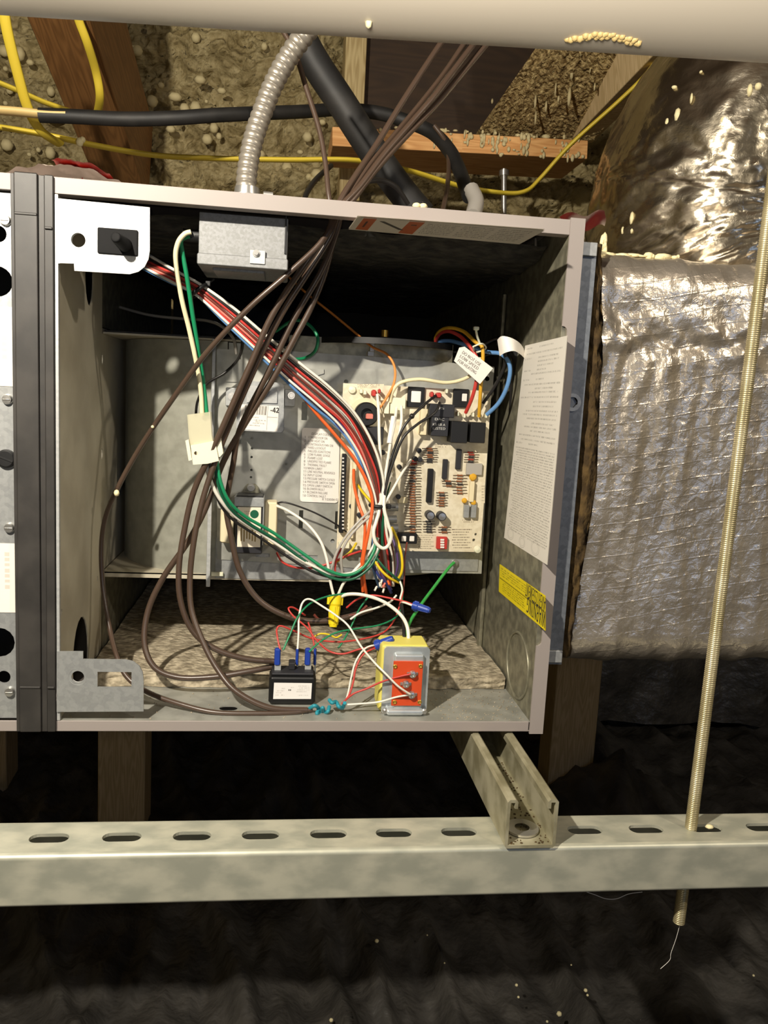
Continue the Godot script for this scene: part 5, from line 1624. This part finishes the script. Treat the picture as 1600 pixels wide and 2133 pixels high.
	wire("black_wire", "black motor wire arching under the white paper flag at the right", M.blk, 0.0018, [985, 735, -0.15, 1010, 716, -0.135, 1040, 704, -0.12, 1052, 725, -0.115, 1050, 765, -0.12, 1030, 806, -0.128, 1006, 840, -0.136], g)
	wire("black_wire", "second black motor wire beside the right wall, behind the blue one", M.blk, 0.0018, [1000, 745, -0.16, 1030, 735, -0.15, 1056, 745, -0.14, 1064, 800, -0.14, 1062, 880, -0.15, 1055, 980, -0.16], g)
	wire("wire_bundle", "thick black sleeved wire bundle running down beside the white sticker on the right wall", M.black, 0.0062, [1040, 712, -0.15, 1066, 722, -0.14, 1080, 760, -0.14, 1079, 830, -0.145, 1074, 920, -0.155, 1068, 1000, -0.165, 1060, 1100, -0.18, 1052, 1180, -0.2], g, "cable", 12)
	wire("cream_wire", "cream wire lying level above the circuit board", M.cream, 0.0019, [1000, 745, -0.13, 992, 770, -0.128, 970, 788, -0.128, 930, 797, -0.13, 875, 790, -0.13, 835, 797, -0.13, 818, 815, -0.132, 812, 838, -0.134], g)
	var zt := -0.112
	var tg := thing("wire_tag", "white wrap-around tag with printed words on the motor wires", "tag", P(985, 800, zt))
	var mb := MB.new()
	mb.X = Transform3D(Basis(), Vector3(0, 0, zt))
	mb.plate(poly([957, 724, 968, 722, 1027, 767, 1000, 800, 946, 752], zt), [], 0.0006)
	part(tg, "tag_paper", mb, M.paper)
	var ang := (P(1012, 762, zt) - P(966, 729, zt))
	var bb := Basis(Vector3(0, 0, 1), atan2(ang.y, ang.x))
	for q in [["DO NOT USE", 963, 733], ["LOW SPEED", 958, 741], ["FOR HEATING", 954, 750]]:
		letters(tg, q[0], P(q[1], q[2], zt + 0.0003), bb, 0.0029, M.ink_soft, 0.0225)
	mb = MB.new()
	var ft := [P(1036, 708, -0.112), P(1046, 700, -0.100), P(1068, 705, -0.096), P(1086, 718, -0.102), P(1098, 740, -0.112)]
	var fb := [P(1041, 742, -0.106), P(1052, 735, -0.094), P(1070, 731, -0.09), P(1084, 738, -0.098), P(1094, 748, -0.108)]
	var sa := smooth(PackedVector3Array(ft), 4)
	var sb := smooth(PackedVector3Array(fb), 4)
	mb.surf(16, 4, func(u, v): return sa[int(round(u * 16))].lerp(sb[int(round(u * 16))], v))
	single("paper_flag", mb, M.paper, "blank curled white paper flag round the black wires at the right", "tag")
	mb = MB.new()
	mb.tube(path([1000, 716, -0.118, 994, 700, -0.116, 991, 684, -0.114]), same(15, 0.0012), 6)
	mb.box(P(985, 688, -0.116), P(999, 680, -0.112), 0.0008)
	var p := path([986, 722, -0.112, 1004, 716, -0.110, 1012, 726, -0.126, 990, 734, -0.13, 986, 722, -0.112])
	mb.tube(p, same(p.size(), 0.0009), 6)
	single("cable_tie", mb, M.nylon, "white cable tie round the motor wires, its end sticking up", "cable tie")


func plug():
	var t := thing("wire_plug", "milky white plastic plug and socket joining wires left of the brown cables", "plug", P(425, 966, -0.07))
	var mb := MB.new()
	mb.X = Transform3D(Basis(), Vector3(0, 0, -0.062))
	mb.plate(poly([390, 864, 438, 858, 441, 908, 446, 930, 398, 938, 393, 905], -0.062), [], 0.013)
	part(t, "plug_body", mb, M.clear, "translucent upper half")
	mb = MB.new()
	mb.X = Transform3D(Basis(), Vector3(0, 0, -0.058))
	mb.plate(poly([397, 928, 448, 918, 456, 960, 432, 966, 402, 968], -0.058), [ring2(P2(408, 944, -0.058), 0.0018, -1.0, 10)], 0.02)
	part(t, "socket_body", mb, M.nylon)
	for q in [[[386, 918, 393, 915, 400, 958, 393, 960], 0], [[452, 906, 459, 904, 465, 944, 458, 952, 450, 950], 1]]:
		mb = MB.new()
		mb.X = Transform3D(Basis(), Vector3(0, 0, -0.06))
		mb.plate(poly(q[0], -0.06), [], 0.01)
		part(t, "latch", mb, M.nylon)


func harness():
	# the sheaf of wires from the upper left to the tie in front of the board
	var cols := [["white", "white"], ["maroon", "dark brown"], ["white", "white"], ["blk", "black"], ["maroon", "dark brown"], ["red", "red"], ["white", "white"], ["grey_w", "grey"], ["maroon", "dark brown"], ["white", "white"], ["pink", "pale red"], ["red", "red"], ["purple", "purple"], ["white", "white"], ["navy", "dark blue"], ["blue", "light blue"]]
	var centre := [[235, 500, -0.13], [300, 545, -0.10], [360, 575, -0.085], [415, 606, -0.075], [475, 655, -0.075], [540, 712, -0.08], [610, 775, -0.088], [670, 825, -0.095], [722, 876, -0.102], [758, 935, -0.108], [780, 995, -0.11], [790, 1050, -0.112], [792, 1110, -0.115], [800, 1165, -0.12], [806, 1222, -0.13]]
	var wid := [13, 15, 14, 12, 17, 21, 25, 26, 24, 20, 16, 9, 17, 24, 18]
	var n := cols.size()
	var per := {}
	for i in n:
		var s := (i - (n - 1) / 2.0) / ((n - 1) / 2.0)
		var pts := []
		for k in centre.size():
			var a = centre[maxi(k - 1, 0)]; var b = centre[mini(k + 1, centre.size() - 1)]
			var d := Vector2(b[0] - a[0], b[1] - a[1]).normalized()
			var w := Vector2(d.y, -d.x)
			var off: float = -s * wid[k] + rng.randf_range(-2.0, 2.0)
			if k > 11: off = -s * wid[k] * (1.0 if i % 2 else 0.7) + rng.randf_range(-3, 3)
			pts.append_array([centre[k][0] + w.x * off, centre[k][1] + w.y * off, centre[k][2] + 0.004 * cos(i * 2.4) + rng.randf_range(-0.0015, 0.0015)])
		var where := "upper edge" if i < 5 else ("middle" if i < 11 else "lower edge")
		var k2: int = per.get(cols[i][1] + where, 0)
		per[cols[i][1] + where] = k2 + 1
		var first: String = "" if k2 == 0 else "second "
		wire(cols[i][1].replace(" ", "_").replace("pale_red", "pink") + "_wire", first + cols[i][1] + " wire along the " + where + " of the slanting sheaf tied with black ties", M[cols[i][0]], 0.00125 if i % 3 else 0.0014, pts, "wires of the slanting sheaf")
	# ties
	for q in [[415, 606, -0.075, 0.0105, "black cable tie round the slanting sheaf at the upper left"], [789, 1053, -0.112, 0.0095, "black cable tie round the wires in front of the circuit board"]]:
		var mb := MB.new()
		var c := P(q[0], q[1], q[2])
		var ax := Vector3(0.62, -0.78, 0) if q[1] < 700 else Vector3(0, -1, 0)
		var sd := Vector3(-ax.y, ax.x, 0)
		var p := PackedVector3Array()
		for i in 25: p.append(c + sd * cos(TAU * i / 24) * q[3] * 0.92 + Vector3(0, 0, 1) * sin(TAU * i / 24) * q[3])
		mb.tube(p, same(25, 0.002), 8, 1.0, false)
		mb.box(c + sd * q[3] - Vector3.ONE * 0.0024 + Vector3(0, 0, 0.004), c + sd * q[3] + Vector3.ONE * 0.0024 + Vector3(0, 0, 0.004), 0.0008)
		mb.rod(c + sd * q[3] + Vector3(0, 0, 0.004), c + sd * (q[3] + 0.007) + Vector3(0, 0, 0.006), 0.0011, 6)
		single("cable_tie", mb, M.black, q[4], "cable tie")


func loose_wires():
	# [name, label, material, radius, points]
	var W := [
		["orange_wire", "thick orange wire leaving the sheaf and running straight down in front of the board", "orange", 0.0017, [600, 786, -0.1, 650, 850, -0.1, 700, 908, -0.102, 738, 955, -0.104, 765, 1005, -0.104, 776, 1050, -0.104, 767, 1110, -0.1, 757, 1165, -0.1, 758, 1205, -0.105, 763, 1236, -0.115]],
		["orange_wire", "second orange wire from the left header of the board down beside the first", "orange", 0.0016, [737, 978, -0.136, 738, 1010, -0.125, 747, 1050, -0.112, 760, 1090, -0.105, 758, 1140, -0.103, 753, 1180, -0.103, 756, 1232, -0.112]],
		["white_wire", "thick white wire making the drop-shaped loop in front of the board", "white", 0.0019, [815, 985, -0.118, 802, 1025, -0.108, 800, 1058, -0.102, 808, 1090, -0.1, 815, 1115, -0.099, 809, 1136, -0.099, 797, 1142, -0.099, 783, 1130, -0.099, 778, 1108, -0.1, 784, 1085, -0.103, 790, 1060, -0.106, 790, 1000, -0.112]],
		["white_wire", "white wire with a printed sleeve coming down from the cream connector", "white", 0.0016, [826, 850, -0.13, 822, 880, -0.118, 814, 920, -0.112, 806, 970, -0.11, 798, 1020, -0.108, 793, 1058, -0.106]],
		["white_wire", "white wire dropping from the red spade terminal past the coil", "white", 0.0016, [786, 822, -0.134, 789, 860, -0.122, 790, 910, -0.116, 793, 970, -0.112, 790, 1055, -0.107]],
		["white_wire", "white wire right of the printed sleeve, coming from the cream connector", "white", 0.0016, [836, 846, -0.13, 836, 880, -0.12, 828, 920, -0.116, 815, 965, -0.114, 800, 1020, -0.11, 795, 1055, -0.107]],
		["white_wire", "white wire slanting in from the middle of the board to the tie", "white", 0.0014, [856, 958, -0.138, 838, 985, -0.122, 818, 1020, -0.112, 800, 1052, -0.105]],
		["black_wire", "upper black wire from the red terminals of the big relay, with a lump on it", "blk", 0.0014, [908, 824, -0.133, 885, 842, -0.122, 858, 868, -0.114, 838, 895, -0.112, 820, 940, -0.112, 806, 990, -0.11, 797, 1055, -0.108]],
		["black_wire", "lower black wire from the front of the big relay down to the tie", "blk", 0.0014, [916, 838, -0.122, 905, 860, -0.115, 868, 885, -0.11, 840, 912, -0.108, 820, 960, -0.108, 806, 1005, -0.107, 798, 1055, -0.105]],
		["green_wire", "dark green wire behind the white ones at the tie", "green_dark", 0.0014, [812, 1005, -0.13, 806, 1030, -0.118, 800, 1060, -0.11, 797, 1100, -0.11, 796, 1140, -0.112]],
		["grey_wire", "outer pale grey wire bowing left from the tie", "grey_w", 0.0014, [780, 1058, -0.106, 752, 1082, -0.102, 722, 1116, -0.1, 702, 1150, -0.1, 692, 1180, -0.1, 688, 1200, -0.104]],
		["grey_wire", "inner pale grey wire bowing left from the tie", "grey_w", 0.0014, [782, 1066, -0.104, 748, 1096, -0.101, 722, 1128, -0.1, 711, 1160, -0.1, 714, 1200, -0.105]],
		["yellow_wire", "yellow wire slanting down to the tie from the left header", "yellow", 0.0014, [745, 1010, -0.136, 758, 1028, -0.12, 776, 1048, -0.11]],
		["yellow_wire", "yellow wire bowing out at the right of the hanging bunch", "yellow", 0.0014, [816, 1098, -0.12, 828, 1125, -0.112, 837, 1160, -0.108, 837, 1190, -0.108, 828, 1208, -0.112]],
		["yellow_wire", "yellow wire crossing the lower end of the hanging bunch", "yellow", 0.0014, [780, 1168, -0.1, 796, 1190, -0.098, 815, 1206, -0.1, 832, 1214, -0.108]],
		["green_wire", "dark green wire crossing beside the low yellow one", "green_dark", 0.0014, [784, 1162, -0.1, 800, 1182, -0.098, 820, 1200, -0.1, 836, 1216, -0.108, 838, 1245, -0.11]],
		["purple_wire", "purple wire inside the bowed yellow one", "purple", 0.0013, [812, 1105, -0.12, 824, 1140, -0.113, 829, 1175, -0.112, 822, 1205, -0.115]],
		["blue_wire", "dark blue wire slanting low in the hanging bunch", "navy", 0.0016, [776, 1176, -0.108, 790, 1200, -0.106, 806, 1218, -0.11, 815, 1235, -0.116]],
		["purple_wire", "purple wire beside the dark blue one low in the bunch", "purple", 0.0014, [790, 1178, -0.112, 800, 1205, -0.11, 815, 1228, -0.116]],
		["red_wire", "thin red wire hanging straight down right of the bunch", "maroon", 0.0009, [848, 1130, -0.13, 843, 1165, -0.118, 842, 1210, -0.112, 838, 1244, -0.11]],
		["red_wire", "red wire sagging below the panel's lower edge at the left", "red", 0.0012, [577, 1152, -0.14, 588, 1170, -0.125, 612, 1181, -0.115, 650, 1183, -0.11, 690, 1172, -0.108, 722, 1158, -0.108, 752, 1148, -0.112]],
		["red_wire", "short red wire just right of the outer grey one", "red", 0.0011, [712, 1142, -0.105, 702, 1160, -0.103, 698, 1185, -0.103, 700, 1202, -0.106]],
		["yellow_wire", "short yellow wire from the board's lower left corner", "yellow", 0.0014, [742, 1132, -0.138, 730, 1150, -0.122, 714, 1162, -0.112, 700, 1170, -0.112]],
		["white_wire", "white wire of the long lower sweep from the plug to the tie", "white", 0.0019, [428, 962, -0.07, 440, 1005, -0.07, 462, 1045, -0.075, 490, 1075, -0.085, 540, 1108, -0.095, 600, 1148, -0.1, 650, 1178, -0.1, 695, 1196, -0.1, 740, 1192, -0.1, 770, 1168, -0.101, 790, 1138, -0.104]],
		["green_wire", "upper green wire of the long lower sweep from the plug to the tie", "green", 0.0017, [452, 960, -0.07, 460, 1005, -0.07, 478, 1045, -0.073, 510, 1075, -0.082, 570, 1110, -0.093, 630, 1152, -0.097, 680, 1186, -0.096, 722, 1198, -0.095, 755, 1184, -0.096, 778, 1150, -0.1, 784, 1120, -0.106]],
		["green_wire", "lower green wire of the long sweep, just below the yellow wire nut's wires", "green_dark", 0.0016, [448, 962, -0.072, 455, 1010, -0.072, 474, 1052, -0.077, 510, 1085, -0.087, 580, 1128, -0.097, 640, 1172, -0.1, 690, 1203, -0.098, 735, 1206, -0.097, 772, 1180, -0.098, 790, 1145, -0.104]],
		["black_wire", "black wire below the white one in the long sweep from the plug", "blk", 0.0015, [436, 964, -0.076, 444, 1010, -0.076, 462, 1055, -0.08, 490, 1086, -0.088, 545, 1122, -0.098, 600, 1160, -0.103, 655, 1192, -0.103, 710, 1204, -0.102, 760, 1190, -0.102, 790, 1158, -0.105]],
		["black_wire", "thin black wire from the cream coil block to the board's left header", "blk", 0.0009, [574, 1050, -0.14, 590, 1046, -0.136, 620, 1054, -0.134, 660, 1070, -0.134, 700, 1092, -0.138, 722, 1108, -0.14]],
		["white_wire", "white wire from the cream coil block bowing down to the yellow wire nut", "white", 0.0015, [572, 1052, -0.14, 600, 1064, -0.128, 640, 1092, -0.12, 668, 1128, -0.112, 682, 1170, -0.106, 688, 1210, -0.102, 696, 1244, -0.1]],
		["white_wire", "short white wire entering the yellow wire nut from the right", "white", 0.0015, [788, 1120, -0.108, 765, 1158, -0.104, 735, 1192, -0.102, 715, 1216, -0.1, 702, 1246, -0.1]],
		["white_wire", "thin white wire looping from the relay over to the transformer's lowest screw", "white", 0.001, [620, 1352, -0.05, 622, 1320, -0.055, 623, 1285, -0.062, 630, 1256, -0.068, 645, 1248, -0.07, 670, 1262, -0.068, 700, 1282, -0.062, 726, 1304, -0.055, 752, 1346, -0.036, 780, 1380, -0.012, 804, 1404, -0.002, 830, 1430, -0.001, 854, 1446, -0.004]],
		["red_wire", "thin red wire from the relay sagging right and up to the hanging bunch", "red", 0.0009, [584, 1355, -0.045, 578, 1328, -0.052, 577, 1310, -0.058, 586, 1304, -0.06, 612, 1314, -0.062, 650, 1330, -0.065, 700, 1337, -0.068, 750, 1332, -0.072, 798, 1318, -0.08, 822, 1290, -0.092, 834, 1256, -0.102, 840, 1230, -0.11]],
		["green_wire", "thin green wire rising from the relay's left terminal", "green", 0.0009, [590, 1354, -0.045, 604, 1322, -0.052, 620, 1286, -0.06, 645, 1258, -0.072, 680, 1243, -0.085, 720, 1236, -0.1]],
		["red_wire", "thin red wire doubling back above the relay and dipping to the blue wire nut", "red", 0.0009, [636, 1282, -0.075, 612, 1266, -0.07, 601, 1268, -0.066, 612, 1284, -0.062, 640, 1308, -0.058, 660, 1334, -0.052, 685, 1356, -0.048, 715, 1362, -0.044, 750, 1352, -0.04, 788, 1346, -0.037]],
		["red_wire", "thin red wire dropping behind the relay's right terminals", "red", 0.0009, [642, 1296, -0.07, 650, 1322, -0.066, 656, 1352, -0.06]],
		["green_wire", "thin green wire from the relay's right terminal sweeping right under the yellow wire nut", "green", 0.0009, [644, 1358, -0.045, 668, 1336, -0.052, 700, 1318, -0.06, 740, 1310, -0.068, 790, 1302, -0.078, 824, 1286, -0.09, 837, 1262, -0.1, 838, 1236, -0.11]],
		["yellow_wire", "thin yellow wire lying behind the sweeping green one above the relay", "yellow", 0.0009, [655, 1326, -0.085, 668, 1320, -0.085, 686, 1322, -0.085, 700, 1328, -0.085, 712, 1322, -0.088]],
		["white_wire", "thick white lead curving down into the transformer's top", "white", 0.0018, [700, 1248, -0.1, 725, 1238, -0.096, 760, 1240, -0.09, 800, 1254, -0.075, 834, 1280, -0.06, 849, 1308, -0.048, 851, 1346, -0.04]],
		["black_wire", "black lead dropping into the transformer's top", "blk", 0.0018, [836, 1258, -0.08, 840, 1290, -0.065, 842, 1320, -0.05, 843, 1346, -0.042]],
		["green_wire", "bright green ground wire from the panel's screw down behind the transformer", "lime", 0.0017, [946, 1172, -0.152, 934, 1184, -0.146, 905, 1222, -0.13, 874, 1264, -0.105, 852, 1300, -0.08, 846, 1330, -0.062, 845, 1352, -0.05]],
		["white_wire", "thin white wire from the lower blue wire nut down to the teal taped end", "white", 0.0009, [786, 1343, -0.037, 762, 1350, -0.034, 742, 1376, -0.03, 732, 1410, -0.025, 726, 1440, -0.02, 720, 1462, -0.018]],
		["red_wire", "thin red wire from the lower blue wire nut down to the teal taped end", "red", 0.0009, [786, 1348, -0.037, 758, 1362, -0.033, 742, 1390, -0.028, 736, 1420, -0.023, 728, 1446, -0.019, 714, 1466, -0.017]],
		["red_wire", "thin red wire from the transformer's top screw to the teal taped end", "red", 0.0009, [856, 1404, -0.007, 830, 1410, -0.01, 796, 1420, -0.014, 765, 1434, -0.016, 735, 1446, -0.017, 712, 1466, -0.017]],
		["white_wire", "thin white wire from the transformer's lowest screw left to the teal taped end", "white", 0.0009, [856, 1447, -0.006, 826, 1452, -0.01, 790, 1462, -0.014, 750, 1466, -0.016, 718, 1468, -0.017]],
		["red_wire", "red wire running level to the upper blue wire nut", "red", 0.001, [866, 1262, -0.08, 846, 1254, -0.085, 812, 1246, -0.09, 775, 1240, -0.095, 745, 1248, -0.1, 722, 1266, -0.104]],
		["white_wire", "white wire beside the red one at the upper blue wire nut", "white", 0.001, [866, 1264, -0.078, 848, 1257, -0.082, 834, 1250, -0.09, 838, 1228, -0.1, 832, 1208, -0.106]],
		["white_wire", "white wire arching under the hanging bunch and ending bare at its left", "white", 0.0011, [826, 1240, -0.1, 812, 1254, -0.096, 785, 1266, -0.092, 752, 1276, -0.09, 730, 1290, -0.09]],
		["brown_wire", "brown wire curling under the yellow wire nut", "maroon", 0.0014, [764, 1262, -0.105, 745, 1278, -0.1, 715, 1284, -0.1, 690, 1286, -0.1, 668, 1292, -0.1, 654, 1280, -0.1]],
		["green_wire", "thin teal wire slanting down behind the transformer's white wire", "green", 0.0009, [770, 1240, -0.11, 748, 1270, -0.1, 730, 1308, -0.09, 712, 1340, -0.08, 704, 1350, -0.078]],
	]
	for q in W: wire(q[0], q[1], M[q[2]], q[3], q[4])
	# sleeve on the white wire
	var mb := MB.new()
	mb.tube(path([820, 868, -0.1195, 816, 892, -0.116, 811, 924, -0.1115]), same(15, 0.0028), 10)
	single("wire_sleeve", mb, M.paper, "white printed sleeve round a white wire in front of the board", "sleeve")
	mb = MB.new()
	blob(mb, P(858, 867, -0.114), 0.003, 0.003, 0.003)
	single("splice_lump", mb, M.blk, "small black splice lump on the upper black wire of the big relay", "splice")
	# cut ends in the bunch
	var ends := [["white", 796, 1208], ["pink", 802, 1215], ["white", 791, 1214], ["orange", 808, 1210], ["white", 785, 1222], ["white", 800, 1226]]
	for i in ends.size():
		mb = MB.new()
		var a := P(ends[i][1], ends[i][2], -0.1)
		mb.rod(a, a + Vector3(rng.randf_range(-0.003, 0.003), -0.003, 0.004), 0.0011, 8)
		single("wire_end", mb, M[ends[i][0]], ["white cut wire end, highest in the hanging bunch", "pink cut wire end in the hanging bunch", "white cut wire end at the left of the hanging bunch", "orange cut wire end in the hanging bunch", "white cut wire end lowest at the left of the hanging bunch", "white cut wire end lowest in the middle of the hanging bunch"][i], "wire end", "cut wire ends in the hanging bunch")
	# wire nuts
	nut("yellow wire nut hanging in the middle below the panel", P(699, 1240, -0.1), P(694, 1306, -0.092), 0.0068, 0.0044, M.nut_yellow)
	nut("upper blue wire nut, right of the hanging bunch", P(861, 1261, -0.08), P(896, 1272, -0.07), 0.0044, 0.003, M.nut_blue)
	nut("lower blue wire nut resting on the transformer's top corner", P(783, 1346, -0.037), P(819, 1330, -0.033), 0.0048, 0.0032, M.nut_blue)
	# teal taped twists on the floor at the front
	for q in [[[642, 1478, 655, 1470, 664, 1476, 660, 1486, 668, 1484, 672, 1474, 676, 1484, 683, 1482, 686, 1472], "larger teal taped twist of wire ends at the front of the floor", "teal"], [[686, 1458, 692, 1464, 700, 1462, 706, 1472, 714, 1474, 718, 1464], "smaller teal taped twist of wire ends beside the first", "teal"]]:
		mb = MB.new()
		var k := PackedVector3Array()
		for i in range(0, q[0].size(), 2): k.append(P(q[0][i], q[0][i + 1], -0.018 + 0.003 * (i % 4 - 1)))
		var p := smooth(k, 6)
		mb.tube(p, same(p.size(), 0.0018), 8)
		single("taped_wire_end", mb, M[q[2]], q[1], "wire end")


func nut(label: String, a: Vector3, b: Vector3, r0: float, r1: float, m: Material):
	var mb := MB.new()
	var d := (b - a).normalized()
	var l := a.distance_to(b)
	var s := d.cross(Vector3(0, 0, 1)).normalized()
	mb.lathe(a, d, [[0, r0 * 0.75], [0.0, r0], [l * 0.28, r0 * 0.97], [l * 0.34, r0 * 0.84], [l * 0.9, r1], [l, r1 * 0.85], [l, 0.0]], 18)
	var t := thing("wire_nut", label, "wire nut", a)
	part(t, "shell", mb, m)
	for k in 8:
		mb = MB.new()
		var o := s.rotated(d, TAU * k / 8)
		mb.rod(a + d * l * 0.36 + o * r0 * 0.82, a + d * l * 0.92 + o * r1 * 0.98, r0 * 0.09, 6)
		part(t, "rib", mb, m)
	for k in [0, 1]:
		mb = MB.new()
		var o := s * (1.0 if k else -1.0)
		mb.rod(a + d * l * 0.06 + o * r0, a + d * l * 0.3 + o * r0 * 0.98, r0 * 0.22, 8)
		part(t, "wing", mb, m)


func crumbs():
	var g := "foam crumbs on the black plastic"
	var k := 0
	var who := ["beside a streak left of the middle", "the larger just below the middle of the right half", "the upper of a close pair", "the lower of a close pair", "the biggest near the bottom edge", "a speck under the short strut", "just below the one in the right half", "by the bottom edge left of the middle", "the rightmost of all", "a speck above the close pair", "the highest small speck", "the lowest small one by the bottom edge"]
	for q in [[785, 1960, 7], [1076, 2052, 5], [1220, 2063, 6], [1224, 2073, 4], [1165, 2112, 8], [926, 2006, 3], [1080, 2077, 4], [690, 2125, 6], [1570, 2032, 4], [1190, 2010, 3], [890, 1948, 3], [1140, 2128, 4]]:
		var mb := MB.new()
		var p := PY(q[0], q[1], -0.985)
		blob(mb, p, q[2] * 0.0006, q[2] * 0.0005, q[2] * 0.0006)
		k += 1
		single("foam_crumb", mb, M.crumb, "foam crumb on the black ground, " + who[k - 1], "crumb", g)
	# two lumps on the cabinet's top edge
	for q in [[868, 428, "left one of the two pale foam lumps on the cabinet's top edge"], [882, 429, "right one of the two pale foam lumps on the cabinet's top edge"]]:
		var mb := MB.new()
		var p := P(q[0], q[1], -0.006)
		p.y = 0.1615
		blob(mb, p, 0.0038, 0.0026, 0.0034)
		single("foam_lump", mb, M.crumb, q[2], "foam")
	var dm := MB.new()
	for i in 260:
		var x := rng.randf_range(-0.18, 0.235)
		if rng.randf() < 0.5: x = rng.randf_range(0.15, 0.235)
		blob(dm, Vector3(x, -0.2918, rng.randf_range(-0.08, -0.002)), rng.randf_range(0.0003, 0.001), 0.0004, rng.randf_range(0.0003, 0.001))
	var o := part(self, "dust_crumbs", dm, M.liner)
	o.set_meta("kind", "stuff"); o.set_meta("label", "dust and crumbs strewn on the cabinet's metal floor"); o.set_meta("category", "dust")
